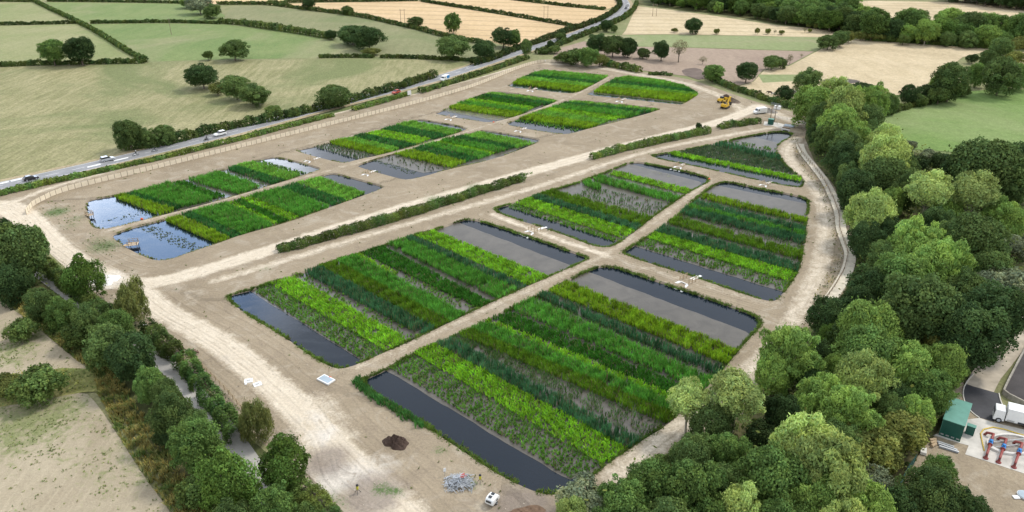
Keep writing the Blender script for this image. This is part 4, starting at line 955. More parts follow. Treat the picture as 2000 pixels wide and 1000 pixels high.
# ------------------------------------------------------------------ hedges
def hedge(px, w, h, col, label, group='field hedges', seed=0, dens=1.0, leaf=None, name='hedge'):
    h *= 1.3; w *= 1.05; L = resample([at(*p).xy for p in chaikin(px, 1, False)], .5); g = np.random.default_rng(seed+len(px)*7+int(px[0][0]) % 97)
    dep = depth((*L[len(L)//2], 0)); ls = leaf or max(.32, min(.9, dep/420)); step = ls
    T = unit(np.gradient(L, axis=0)); N = np.stack([-T[:, 1], T[:, 0]], 1)
    length = .5*len(L); n = int(length*(w+2*h)*6.0*dens/ls**2)
    i = g.integers(0, len(L), n); a = g.uniform(-.15, math.pi+.15, n)
    hh = h*np.clip(1+.12*vnoise(L, 11, seed)+.08*vnoise(L, 3, seed+1), .6, 1.5)[i]; ww = w*(1+.15*vnoise(L, 7, seed+2))[i]/2
    rr = g.uniform(.55, 1.05, n)**.5
    sx = np.sign(np.cos(a))*np.abs(np.cos(a))**.55; sz = np.abs(np.sin(a))**.55
    P = np.c_[L[i]+N[i]*(sx*ww*rr)[:, None]+g.normal(size=(n, 2))*.12+T[i]*g.uniform(-.3, .3, (n, 1)), hh*sz*rr]
    P[:, 2] = np.maximum(P[:, 2], .05)
    D = np.c_[N[i]*sx[:, None], sz+.25]+g.normal(size=(n, 3))*.5
    V, F = cards(P, D, ls*g.uniform(.6, 1.3, n), .8, g=g)
    cn = 1+.22*vnoise(L, 5, seed+3)[i]; hu = .12*vnoise(L, 8, seed+5)[i]+g.normal(size=n)*.06
    C = np.array(col)[None]*(np.clip(cn, .5, 1.6)*g.uniform(.7, 1.3, n))[:, None]*np.c_[1+hu, 1+hu*.2, 1-hu*.4]
    o = link(name, np_mesh('hedge', V, F, LEAF, np.repeat(np.clip(C, .004, .9), 4, 0)))
    return tag(o, label, 'hedge', group)
HG, HD, HO = (.095,.140,.036), (.070,.105,.028), (.125,.190,.042)
hedge([(236,292),(290,289),(330,283),(430,256),(520,240),(600,221),(655,209),(720,190),(780,173),(820,161),(850,151)], 3.2, 2.6, HD, 'tall dark roadside hedge on the meadow side of the main road', seed=1)
hedge([(922,129),(960,119),(1010,98),(1060,82),(1100,66),(1140,53),(1180,38),(1208,18),(1212,8),(1203,-3)], 3.0, 2.4, HD, 'roadside hedge between the wheat and the far main road', seed=2)
hedge([(-200,436),(-60,396),(-20,386),(60,367),(100,358),(180,341),(250,325),(330,307),(430,283),(520,260),(600,239),(650,227)], 2.2, 1.15, HO, 'clipped roadside hedge between main road and screen fence at left', seed=3)
hedge([(690,216),(720,208),(760,197),(798,186)], 2.2, 1.3, HO, 'short roadside hedge left of the white sign', seed=4)
hedge([(820,182),(870,167),(940,145),(985,130),(1030,115)], 2.6, 1.7, HG, 'thick roadside hedge right of the white sign', seed=5)
hedge([(1048,106),(1075,96),(1110,82),(1150,66),(1190,50),(1222,36),(1240,18),(1243,8)], 2.8, 2.2, HG, 'roadside hedge on the ponds side along the far road', seed=6)
hedge([(-60,49),(0,49),(80,48),(152,46)], 2.2, 1.6, HD, 'straight hedge below the small top left field', seed=7)
hedge([(68,4),(100,20),(150,43),(200,70),(245,100),(285,121)], 2.6, 1.9, HG, 'diagonal hedge running down through the left meadows', seed=8)
hedge([(-60,3),(0,3),(66,4)], 2.2, 1.6, HD, 'short hedge along the top left corner', seed=9)
hedge([(93,3),(200,4),(330,6),(400,9)], 2.2, 1.6, HD, 'long straight hedge near the top edge at left', seed=10)
hedge([(179,46),(260,45),(330,44),(432,47)], 2.2, 1.6, HD, 'straight hedge behind the leaning pole', seed=11)
hedge([(-60,131),(0,130),(90,127),(190,125),(285,123)], 2.6, 2.0, HD, 'dark hedge under the oak and the light tree at left', seed=12)
hedge([(430,44),(455,48),(475,48)], 3.0, 2.4, HG, 'bushy hedge end below the leafy green tree', seed=13)
hedge([(475,49),(500,53),(560,62),(600,68),(650,77)], 3.8, 2.8, HG, 'wandering bushy hedge leading to the hedgerow pair', seed=14)
hedge([(425,9),(470,9),(520,9),(560,14),(600,20),(660,27),(720,36),(770,48),(820,59),(850,68),(880,75),(920,82),(960,90)], 2.6, 2.0, HD, 'hedge along the lower edge of the golden wheat', seed=15)
hedge([(525,7),(600,4),(700,4),(815,2)], 2.4, 1.8, HD, 'hedge along the top edge above the stag headed oak', seed=16)
hedge([(822,3),(870,11),(930,20),(1000,31),(1060,42),(1100,49),(1138,56)], 2.4, 1.8, HD, 'hedge between two golden fields, with the nearer twin pole', seed=17)
hedge([(1000,0),(1050,6),(1100,12),(1150,17),(1182,20)], 2.4, 1.8, HD, 'farthest hedge crossing the golden wheat', seed=18)
hedge([(625,113),(680,112),(730,113)], 2.2, 1.5, HD, 'low clipped hedge left of the field gateway', seed=19)
hedge([(744,113),(800,114),(860,117),(900,119),(948,120)], 2.2, 1.5, HD, 'low clipped hedge right of the field gateway', seed=20)
hedge([(545,491),(600,478),(700,450),(780,427),(850,405),(930,380),(1022,351)], 2.6, 1.7, HO, 'long clipped hedge between haul track and the big ponds', 'hedges inside the works', seed=21, leaf=.34)
hedge([(1155,311),(1200,298),(1260,285),(1320,272),(1384,259)], 2.6, 1.7, HO, 'clipped hedge inside the works ending at a small dark tree', 'hedges inside the works', seed=22, leaf=.4)
hedge([(1405,251),(1440,246),(1482,240)], 2.6, 1.7, HO, 'shortest clipped hedge inside the works near the site cabin', 'hedges inside the works', seed=23, leaf=.4)
hedge([(1380,152),(1410,166),(1440,178),(1480,190),(1515,203),(1545,212)], 3.0, 2.0, HG, 'scrubby hedge along the earth bund near the cattle', seed=24)
hedge([(1175,127),(1200,131),(1225,137),(1250,142)], 3.4, 2.4, HG, 'scrub hedge behind the farthest ponds', seed=25)
hedge([(1268,146),(1290,146),(1312,148)], 2.2, 1.2, HG, 'little low hedge behind the round ended pond', seed=26)
hedge([(80,515),(110,545),(150,580),(190,610),(235,632)], 3.0, 2.4, HG, 'leafy hedge between the lane and the maple', 'hedges along the lane', seed=27, leaf=.36)
hedge([(292,655),(325,686),(350,706)], 3.4, 3.0, HG, 'tall dark hedge on the far side of the open lane', 'hedges along the lane', seed=28, leaf=.34)
hedge([(362,716),(378,738),(395,762)], 3.6, 2.8, (.085,.150,.035), 'first bright bushy hedge below the lane gateway', 'hedges along the lane', seed=29, leaf=.34)
hedge([(402,775),(425,805),(448,835),(470,862)], 3.4, 2.6, (.090,.155,.038), 'second bright bushy hedge lower down beside the lane', 'hedges along the lane', seed=30, leaf=.34)
hedge([(580,965),(620,990),(650,1030)], 3.2, 2.2, HG, 'green hedge beside the rail fence at the bottom edge', 'hedges along the lane', seed=31, leaf=.3)
hedge([(1722,228),(1760,214),(1800,206),(1850,194),(1875,186)], 3.0, 2.2, HG, 'scrubby hedge along the top of the green crop field', seed=32)
hedge([(1690,79),(1740,82),(1800,86),(1870,91),(1930,95)], 2.6, 1.6, HG, 'low hedge at the foot of the far wood by the dry pasture', seed=33)

# undergrowth of the right wood and verges: nobody could count it
def ground_cover(px, dens, size, h, col, label, seed, holes=()):
    P = wpoly(px); q = np.array(P); g = np.random.default_rng(seed); lo, hi = q.min(0), q.max(0)
    n = int((hi-lo).prod()*dens); X = g.uniform(lo, hi, (n, 2)); X = X[inpoly(X, P)]
    for L, r in holes:
        d, _ = seg_dist(X, L); X = X[d > r]
    nz = vnoise(X, 7, seed); X, nz = X[nz > -1.2], nz[nz > -1.2]
    V, F = cards(np.c_[X, .27+np.abs(g.normal(size=len(X)))*h*.4*(1.3+nz)], g.normal(size=(len(X), 3))*.6+np.array((0,0,.8)), size*g.uniform(.5, 1.4, len(X)), .7, g=g)
    C = np.array(col)[None]*(np.clip(1+.32*nz, .35, 1.9)*g.uniform(.5, 1.5, len(X)))[:, None]*np.c_[1+.15*nz, np.ones(len(X)), 1-.1*nz]
    return tag(link('undergrowth', np_mesh('undergrowth', V, F, LEAF, np.repeat(np.clip(C, .004, .9), 4, 0))), label, 'undergrowth', kind='stuff')
FT = [(FOOT, 1.6)]
ground_cover([(1552,212),(1640,185),(1700,225),(1732,275),(1790,305),(1900,325),(2100,350),(2100,540),(1960,640),(1900,720),(1850,790),(1815,850),(1790,900),(1740,980),(1700,1060),(1080,1060),(1140,985),(1245,935),(1335,880),(1420,825),(1490,770),(1540,710),(1590,640),(1645,590),(1668,520),(1664,470),(1650,420),(1630,370),(1596,325),(1580,270)], 2.2, .8, 2.6, (.080,.118,.034), 'tangled undergrowth beneath the wood on the right', 41, FT)
ground_cover([(1540,262),(1556,270),(1575,300),(1600,335),(1622,375),(1634,420),(1636,470),(1648,500),(1636,540),(1605,590),(1570,640),(1560,640),(1600,560),(1628,510),(1620,440),(1600,380),(1560,325)], 2.5, .45, .5, (.16,.165,.07), 'thin grass between the right track and the footpath', 42, [(FOOT, 1.3)])
P_ = wpoly([(-20,575),(20,598),(90,655),(150,705),(188,735),(192,772),(232,850),(282,930),(342,1010),(400,1110),(480,1110),(410,1000),(340,905),(272,800),(225,725),(160,650),(50,560)]); g = np.random.default_rng(43); q = np.array(P_); X = g.uniform(q.min(0), q.max(0), (int((q.max(0)-q.min(0)).prod()*5), 2)); X = X[inpoly(X, P_)]; yel = np.clip(.5+.4*vnoise(X, 6, 2)+.25*vnoise(X, 1.5, 3), 0, 1)
V, F, C = blades(X, .85, 5, .12, .5, (1, 1, 1), .18, g, 1.0)
C = C*np.repeat(np.repeat(np.array((.17,.25,.07))*(1-yel[:, None])+np.array((.46,.40,.14))*yel[:, None], 5, 0), 5, 0)
tag(link('tall_grass', np_mesh('tall_grass', V, F, REED, C)), 'tall grass turning yellow on the verge below the lane trees', 'grass', kind='stuff')
for px_, lab_ in (([(-60,580),(20,606),(85,660),(140,705),(165,728),(100,742),(-60,775)], 'young green sprouts on the upper bare field'), ([(-60,805),(90,780),(165,772),(190,800),(240,880),(300,965),(340,1030),(-60,1060)], 'young green sprouts on the lower bare field')):
    P_ = wpoly(px_); q = np.array(P_); X = g.uniform(q.min(0), q.max(0), (int((q.max(0)-q.min(0)).prod()*2.6), 2)); X = X[inpoly(X, P_)]; X = X[(vnoise(X, 9, 5)+.8*vnoise(X, 2.2, 6)+.7*g.normal(size=len(X))+2.2*(seed_attrs(X)['weed']-.18)) > 1.5]
    V, F, C = blades(X, .16, 5, .11, .9, (.25,.31,.11), .17, g, 1.0)
    tag(link('sprouts', np_mesh('sprouts', V, F, REED, C)), lab_, 'crop', kind='stuff')
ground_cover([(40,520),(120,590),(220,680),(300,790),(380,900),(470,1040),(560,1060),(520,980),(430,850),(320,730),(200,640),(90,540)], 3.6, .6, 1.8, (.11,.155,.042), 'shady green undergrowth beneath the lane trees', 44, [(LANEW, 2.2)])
ground_cover([(-200,770),(0,745),(110,724),(185,724),(210,758),(160,765),(60,784),(-200,840)], 6, .42, 1.0, (.20,.23,.07), 'rough grass between the two bare fields', 45)
ground_cover([(90,505),(150,570),(240,628),(300,662),(360,712),(440,800),(480,850),(500,840),(420,750),(330,670),(262,618),(180,560),(120,515)], 2.2, .45, .9, (.10,.14,.045), 'weedy green strip between lane and works', 46, [(LANEW, 2.2)])

# small weeds scattered over the bare works
P_ = np.array(SITEW); g = np.random.default_rng(77); lo_, hi_ = P_.min(0), P_.max(0); X = g.uniform(lo_, hi_, (60000, 2)); X = X[inpoly(X, SITEW)]
for k in POND: X = X[~inpoly(X, POND[k])]
a_ = site_attrs(X); nz = vnoise(X, 16, 21)+.5*vnoise(X, 4, 22); X = X[(a_['trk'] < .25) & (g.random(len(X)) < np.clip((nz-1.2)*.22, 0, .3)+a_['weed']*.75)]
V, F, C = blades(X, .26, 5, .13, .9, (.20,.25,.09), 0.0, g, 1.0)
tag(link('weeds', np_mesh('weeds', V, F, REED, C)), 'small green weeds scattered over the bare earth of the works', 'weeds', kind='stuff')
X = g.uniform(lo_, hi_, (26000, 2)); X = X[inpoly(X, SITEW)]
for k in POND: X = X[~inpoly(X, offset_in(POND[k], -.5))]
nz = vnoise(X, 22, 31)+.7*vnoise(X, 5, 32); X = X[nz > .75]; V, F = cards(np.c_[X, np.full(len(X), .05)], np.array((0,0,1.))+g.normal(size=(len(X), 3))*.5, g.uniform(.10, .42, len(X)), .8, g=g)
tag(link('stones', np_mesh('stones', V, F, simple('loose_stone', (.40,.35,.28), .95, .1, .3, .7))), 'loose stones and clods littering the bare earth', 'stones', kind='stuff')

L = resample([at(*p).xy for p in ((735,427),(800,408),(860,388),(930,368),(1000,349),(1040,338))], .12); L = L[vnoise(L, 14, 3)+.6*vnoise(L, 3, 5) > -.2]
V, F, C = blades(L+g.normal(size=L.shape)*.45, .35, 5, .14, .8, (.13,.23,.06), 0.0, g, 1.0)
tag(link('weeds', np_mesh('weeds', V, F, REED, C)), 'green line of weeds along the track below the long clipped hedge', 'weeds', kind='stuff')
L = resample([at(*p).xy for p in ((699,741),(697,750),(712,763),(740,783),(780,806),(828,834))], .05)
V, F, C = blades(L+g.normal(size=L.shape)*.38, 1.0, 6, .11, .3, (.10,.27,.065), -.1, g, 1.0)
tag(link('reeds', np_mesh('reeds', V, F, REED, C)), 'taller fresh green reeds on the near bank of the largest pond', 'reeds', kind='stuff')
# ------------------------------------------------------------------ made things
TIMBER = simple('new_timber', (.44,.33,.21), .85, .15, .2, 4); OLDT = simple('weathered_timber', (.27,.21,.15), .9, .1, .25, 5)
STEEL = simple('galvanised_steel', (.50,.52,.54), .4, .5, .15, 6, .7); RUBBER = simple('rubber', (.03,.03,.03), .85, .2)
WHITEP = simple('white_paint', (.80,.80,.78), .35, .5, .04); GLASSD = simple('dark_glass', (.03,.035,.04), .08, .6, .1)
BLACKP = simple('black_paint', (.022,.022,.026), .25, .6, .1); SILVER = simple('silver_paint', (.42,.44,.46), .3, .6, .05); REDP = simple('red_paint', (.48,.07,.045), .35, .5, .1)
YELLOW = simple('machine_yellow', (.62,.38,.025), .45, .4, .12, 2); DKGREEN = simple('dark_green_panel', (.012,.085,.062), .45, .4, .1, 1.5); ROOFG = simple('green_roof_panel', (.10,.265,.205), .4, .4, .1, 1)
BLUEP = simple('blue_paint', (.03,.22,.55), .4, .5, .1); PIPER = simple('red_oxide_pipe', (.27,.065,.055), .5, .35, .15, 3); ORANGE = simple('orange_plastic', (.72,.13,.05), .45, .4, .08)
LAMPW = simple('lamp_lens', (.7,.7,.66), .15, .6, .03); LAMPR = simple('tail_lamp', (.4,.03,.02), .2, .6, .05)
CREAM = simple('cream_fabric', (.78,.68,.52), .9, .1, .1, .6); PALECON = simple('pale_concrete', (.66,.63,.58), .85, .2, .12, 1.2)
SOIL = simple('dark_soil', (.070,.048,.038), .95, .1, .35, 1.6); CHALKM = simple('white_chalk', (.80,.78,.74), .95, .1, .08, 1.0); AGG = simple('grey_stone', (.30,.275,.245), .95, .1, .25, 2)
TRACKM = simple('steel_track', (.06,.055,.05), .8, .2, .3, 5); BLUEGREY = simple('blue_grey_panel', (.33,.40,.45), .5, .35, .1, 1)
def heading(a, b, z=0):
    p, q = at(*a, z), at(*b, z); return math.atan2(q.y-p.y, q.x-p.x)
def wheel(mb_t, mb_r, c, r, w):
    c = Vector(c); mb_t.tube([c-Vector((0, w/2, 0)), c-Vector((0, w/2*.8, 0)), c+Vector((0, w/2*.8, 0)), c+Vector((0, w/2, 0))], [r*.9, r, r, r*.9], 14)
    mb_r.tube([c-Vector((0, w/2+.015, 0)), c+Vector((0, w/2+.015, 0))], r*.6, 10)
def car(loc, rz, paint, label, kind='car', group='vehicles on the main road', cat='car'):
    root = empty('car' if kind != 'van' else 'van', loc, rz, label=label, cat=cat, group=group)
    if kind == 'car':
        L, W_, prof = 4.35, 1.8, [(-2.15,.28),(-2.17,.62),(-2.05,.92),(-1.1,.96),(.95,.93),(1.75,.82),(2.12,.66),(2.17,.30)]
        gh = [(-1.95,.93),(-1.45,1.40),(.05,1.44),(.98,.93)]; rf = [(-1.50,1.38),(-1.35,1.46),(-.05,1.49),(.12,1.42)]; wx = (-1.32, 1.32); wr = .33
    elif kind == 'suv':
        L, W_, prof = 4.6, 1.9, [(-2.25,.35),(-2.28,.75),(-2.2,1.05),(-1.1,1.08),(1.0,1.05),(1.9,.95),(2.25,.75),(2.28,.38)]
        gh = [(-2.2,1.05),(-1.95,1.62),(.1,1.66),(1.0,1.05)]; rf = [(-1.98,1.6),(-1.85,1.70),(0,1.72),(.16,1.64)]; wx = (-1.4, 1.4); wr = .37
    else:
        L, W_, prof = 5.4, 2.0, [(-2.7,.40),(-2.72,1.1),(-2.70,2.25),(-2.55,2.42),(1.05,2.42),(1.35,2.30),(2.0,1.30),(2.6,1.08),(2.72,.75),(2.72,.40)]
        gh = None; wx = (-1.6, 1.75); wr = .35
    b = MB().prism(prof, -W_/2, W_/2); b.build('body', paint, root, bev=.07)
    if gh:
        MB().prism(gh, -W_/2+.13, W_/2-.13).build('window_glass', GLASSD, root, bev=.05)
        MB().prism(rf, -W_/2+.17, W_/2-.17).build('roof', paint, root, bev=.03)
    else:
        MB().prism([(1.30,2.27),(1.36,2.22),(1.95,1.38),(1.90,1.36)], -W_/2+.16, W_/2-.16).build('windscreen', GLASSD, root).location.x = .03
        for s in (-1, 1): MB().box((1.25, s*(W_/2+.006), 1.72), (.75,.02,.55), top=(.7,1)).build('side_window', GLASSD, root)
    for x in wx:
        for s in (-1, 1):
            a, c = MB(), MB(); wheel(a, c, (x, s*(W_/2-.1), wr), wr, .2)
            w = a.build('wheel', RUBBER, root, True); c.build('rim', SILVER, w)
    for s in (-1, 1):
        MB().box((L/2, s*(W_/2-.3), .68 if kind != 'van' else .95), (.06,.36,.16)).build('headlight', LAMPW, root)
        MB().box((-L/2-.01, s*(W_/2-.25), .75 if kind != 'van' else 1.1), (.05,.25,.22)).build('tail_light', LAMPR, root)
    return root
RZ = .305
car(at(61,351,RZ), heading((60,351),(120,338)), BLACKP, 'glossy black car on the road by the left edge')
car(at(211,314,RZ), heading((200,316),(260,303)), SILVER, 'dark tailed silver estate car passing the white hatching', 'suv')
car(at(430,264.5,RZ), heading((460,258),(400,273)), WHITEP, 'white estate car behind the two motorcycles', 'suv')
car(at(774,182,RZ), heading((800,172),(740,190)), REDP, 'red car on the road left of the white sign')
car(at(1226,11,RZ), heading((1222,24),(1226,10)), WHITEP, 'white car farthest up on the road bend')
car(at(1223,17,RZ), heading((1223,17),(1212,27)), BLACKP, 'small dark car between white ones on the road bend')
car(at(1226.5,19.5,RZ), heading((1219,28),(1227,16)), WHITEP, 'white car nearer on the road bend')
car(at(1222,26,RZ), heading((1220,28),(1226,20)), BLACKP, 'dark car lowest on the road bend')
car(at(1097,79.5,RZ), heading((1080,85),(1120,71)), BLACKP, 'dark car on the straight beyond the farthest ponds')
car(at(1026,104,RZ), heading((1040,99),(1010,109)), SILVER, 'grey car half hidden behind the pale trunked roadside tree')
v = car(at(869,157,RZ), heading((890,148),(850,163)), WHITEP, 'white van with a blue box side on the main road', 'van', cat='van')
MB().box((-1.45, 0, 1.62), (2.3, 2.06, 1.35)).build('blue_box', BLUEP, v, bev=.05)

# skinned figures
def skin_mesh(name, J, E, mat, sub=2):
    me = bpy.data.meshes.new(name+'_cage'); me.from_pydata([j[:3] for j in J], E, []); o = bpy.data.objects.new(name, me); COL.objects.link(o)
    o.modifiers.new('skin', 'SKIN'); sv = me.skin_vertices[0].data
    for i, j in enumerate(J): sv[i].radius = (j[3], j[3] if len(j) < 5 else j[4]); sv[i].use_root = i == 0
    m = o.modifiers.new('sub', 'SUBSURF'); m.levels = m.render_levels = sub
    dg = bpy.context.evaluated_depsgraph_get(); dg.update(); r = bpy.data.meshes.new_from_object(o.evaluated_get(dg)); r.name = name
    bpy.data.objects.remove(o); r.materials.clear(); r.materials.append(mat)
    r.polygons.foreach_set('use_smooth', np.ones(len(r.polygons), bool)); return r
JACKET = simple('rider_clothing', (.05,.05,.055), .8, .2, .2, 4)
RJ = [(0,0,.86,.15),(.10,0,1.12,.17),(.20,0,1.34,.19),(.26,0,1.46,.08),(.30,0,1.56,.11),(.32,0,1.68,.10)]; RE = [(0,1),(1,2),(2,3),(3,4),(4,5)]
for s in (-1, 1):
    k = len(RJ); RJ += [(.22,s*.22,1.38,.08),(.40,s*.30,1.15,.06),(.66,s*.30,1.06,.045),(.72,s*.28,1.05,.035),(.12,s*.16,.84,.10),(.46,s*.22,.70,.08),(.18,s*.20,.36,.055),(.26,s*.20,.30,.045)]
    RE += [(2,k),(k,k+1),(k+1,k+2),(k+2,k+3),(0,k+4),(k+4,k+5),(k+5,k+6),(k+6,k+7)]
RIDER = skin_mesh('person', RJ, RE, JACKET)
def motorbike(loc, rz, paint, label, rlabel):
    root = empty('motorcycle', loc, rz, label=label, cat='motorcycle', group='motorcycles on the main road')
    for x in (-.72, .74):
        a, c = MB(), MB(); wheel(a, c, (x, 0, .31), .31, .14); w = a.build('wheel', RUBBER, root, True); c.build('rim', SILVER, w)
    MB().prism([(-.55,.35),(-.5,.75),(.0,.72),(.45,.85),(.75,.70),(.45,.35)], -.13, .13).build('body', paint, root, bev=.05)
    MB().box((-.28,0,.82),(.7,.26,.10)).build('seat', RUBBER, root, bev=.03)
    MB().tube([(.45,-.36,1.04),(.58,-.1,1.0),(.58,.1,1.0),(.45,.36,1.04)], .018, 6).build('handlebar', STEEL, root)
    MB().tube([(.74,0,.31),(.55,0,.95)], .04, 6).build('fork', STEEL, root)
    MB().box((.72,0,.98),(.12,.24,.30)).build('headlight', LAMPW, root, bev=.04)
    p = link('person', RIDER); p.location = loc; p.rotation_euler = (0, 0, rz)
    tag(p, rlabel, 'person', 'motorcycle riders')
    h = MB().lathe([(.02,-.15),(.12,-.13),(.14,0),(.12,.10),(.04,.15)], 10, (.32,0,1.66)).build('helmet', WHITEP if paint == WHITEP else BLACKP, p, True)
hb = heading((240,308),(320,290))
motorbike(at(265,304,RZ), hb, WHITEP, 'white motorcycle nearest the silver estate car', 'person in dark leathers riding the leading white motorcycle')
motorbike(at(302,296,RZ), hb, SILVER, 'silver motorcycle following the leading white one', 'person in dark clothing riding the silver motorcycle')
motorbike(at(403,275,RZ), hb, BLACKP, 'black motorcycle just left of the white estate car', 'person in dark clothing riding the black motorcycle')

# screen fence along the main road
SF = resample([at(*p).xy for p in chaikin([(52,419),(62,404),(76,396),(96,386),(112,379),(140,370),(200,355),(300,331),(396,307),(500,281),(600,256),(720,226),(800,206),(910,175),(960,156),(1000,139),(1030,128),(1055,122),(1085,122)], 1, False)], 2.0)
root = empty('screen_fence', (*SF[0], 0), label='long cream fabric screen fence on posts between pale track and road hedge', cat='fence')
o0 = Vector((*SF[0], 0)); vv = []; ff = []
for i in range(len(SF)-1):
    a, b = Vector((*SF[i], 0))-o0, Vector((*SF[i+1], 0))-o0; d_ = (b-a); k = len(vv)
    for q in range(4):
        p = a+d_*(.04+.92*q/3); sg = (0,.07,.07,0)[q]; vv += [(p.x, p.y, .05), (p.x, p.y, 1.6-sg-(i*7 % 3)*.03)]
    ff += [(k+2*q, k+2*q+2, k+2*q+3, k+2*q+1) for q in range(3)]
me = bpy.data.meshes.new('fabric'); me.from_pydata(vv, [], ff); me.materials.append(CREAM); fb = link('fabric', me, root)
sm = fb.modifiers.new('thick', 'SOLIDIFY'); sm.thickness = .03
pm = MB().tube([(0,0,-.1),(0,0,1.78)], .05, 6).mesh('post', OLDT); rest = MB()
for i, p in enumerate(SF):
    q = Vector((*p, 0))-o0
    if i < 100: link('post', pm, root).location = q
    else: rest.tube([q+Vector((0,0,-.1)), q+Vector((0,0,1.78))], .06, 5)
tag(rest.build('far_post', OLDT, root), kind='stuff')

def rail_fence(px, label, mat=TIMBER, sp=1.9, h=1.15, rails=(.45,.78,1.08), pr=.055, name='rail_fence', group='post and rail fences'):
    L = resample([at(*p).xy for p in px], sp); o = Vector((*L[0], 0)); root = empty(name, o, label=label, cat='fence', group=group)
    pm = MB().box((0,0,h/2-.05),(pr*2,pr*2,h+.1)).mesh('post', mat)
    for i, p in enumerate(L[:100]): q = link('post', pm, root); q.location = Vector((*p, 0))-o
    for z in rails:
        mb = MB()
        for a, b in zip(L[:-1], L[1:]):
            A, B = Vector((*a, z))-o, Vector((*b, z))-o; mb.tube([A, B], .04, 4)
        mb.build('rail', mat, root)
rail_fence([(360,703),(378,702),(400,722),(422,744),(446,769),(472,800)], 'new timber rail fence between lane hedge and bare ground')
rail_fence([(594,928),(625,960),(664,1001),(710,1060)], 'brown timber rail fence at the bottom edge left of the yard', OLDT)
rail_fence([(1557,284),(1567,302),(1590,328),(1610,356),(1628,392),(1638,420),(1639,450),(1648,474),(1656,497),(1648,530),(1630,562),(1608,592)], 'weathered rail fence along the curving gravel footpath', OLDT, 2.2)
rail_fence([(1506,205),(1530,210),(1560,216),(1604,224)], 'grey steel railing beyond the site cabin', STEEL, 1.6, 1.2, (.4,.8,1.15), .03, 'steel_railing', 'steel railings at the works')
rail_fence([(1512,231),(1545,237),(1582,247)], 'grey steel railing behind the concrete pad', STEEL, 1.6, 1.2, (.4,.8,1.15), .03, 'steel_railing', 'steel railings at the works')

# sluices: concrete wing walls, apron and handrails across each path
def sluice_parts(root):
    MB().box((-2.35,0,-.30),(2.2,.9,.16)).build('apron', PALECON, root)
    for s in (-1, 1):
        MB().add([(-3.5,s*1.15,-.48),(-1.0,s*.55,-.48),(-1.0,s*.55,.12),(-3.5,s*1.15,-.25),(-3.5,s*1.62,-.48),(-1.0,s*1.05,-.48),(-1.0,s*1.05,.16),(-3.5,s*1.62,-.22)],
          [(0,1,2,3),(4,7,6,5),(0,3,7,4),(1,5,6,2),(3,2,6,7),(0,4,5,1)]).build('wing_wall', WHITEP, root)
    MB().box((-.95,0,-.1),(.25,1.7,.5)).build('headwall', PALECON, root)
    MB().tube([(-1.15,0,-.18),(-.8,0,-.18)], .26, 12).build('pipe', RUBBER, root)
    MB().box((2.2,0,.03),(2.0,.85,.10)).build('outlet_slab', PALECON, root)
    MB().box((3.4,0,-.12),(1.3,.5,.10)).build('outlet_sill', WHITEP, root)
    for s in (-1, 1):
        for x in (-.9, .1, 1.1): MB().box((x,s*1.0,.5),(.10,.10,1.15)).build('post', TIMBER, root)
        for z in (.55,.98): MB().box((.1,s*1.0,z),(2.3,.06,.09)).build('rail', TIMBER, root)
SL = [((1316,563),(1368,538),'largest white sluice on the path beside the lower right pond'),((1022,459),(1064,444),'white sluice on the path left of the central crossing'),((1484,366),(1506,355),'white sluice on the path right of the wedge shaped pond'),((1318,331),(1338,319),'white sluice at the left end of the wedge shaped pond'),
      ((708,345),(730,334),'white sluice between the front and second ponds by the haul track'),((592,319),(622,308),'white sluice between the front and second ponds by the screen fence'),((1006,260),(1026,250),'white sluice between the second and third ponds by the haul track'),((870,237),(890,227),'white sluice between the second and third ponds by the screen fence'),((1030,181),(1048,172),'white sluice below the farthest pond'),((1204,202),(1222,192),'white sluice below the round ended pond')]
s0 = None
for a, b, lab in SL:
    A, B = at(*a), at(*b); mid = (A+B)/2; rz = math.atan2(B.y-A.y, B.x-A.x); sc = min(1.3, max(1.0, (B-A).length/6.8))
    if s0 is None: r = s0 = empty('sluice', mid); sluice_parts(r)
    else: r = copy_tree(s0)
    r.location = mid; r.rotation_euler = (0, 0, rz); r.scale = (sc, sc, sc); tag(r, lab, 'sluice', 'sluices between the ponds')

# jetties
def jetty(px, px2, label, L=2.6, W_=2.2):
    o = at(*px); root = empty('jetty', o, heading(px, px2), label=label, cat='jetty', group='timber jetties')
    mb = MB()
    for i in range(9): mb.box((L*(i+.5)/9-.3, 0, .42), (L/9-.03, W_, .06))
    mb.build('deck', simple('deck_boards', (.50,.40,.29), .85, .15, .2, 3), root)
    for x in (.1, L-.5):
        for s in (-1, 1): MB().box((x, s*(W_/2-.12), .28), (.12,.12,1.9)).build('leg', OLDT, root)
    for x in (-.2, L/2-.3, L-.4):
        for s in (-1, 1): MB().box((x, s*(W_/2+.02), .95), (.09,.09,1.1)).build('post', TIMBER, root)
    for s in (-1, 1):
        for z in (.9, 1.42): MB().box((L/2-.3, s*(W_/2+.05), z), (L*.95,.05,.10)).build('rail', OLDT, root)
    MB().box((-.75,0,.25),(1.0,W_*.6,.06)).build('ramp', TIMBER, root)
jetty((252,480),(272,478), 'timber jetty with posts in the nearest blue pond')
jetty((173,421),(190,428), 'small timber jetty at the left bank of the upper blue pond', 1.9, 1.5)

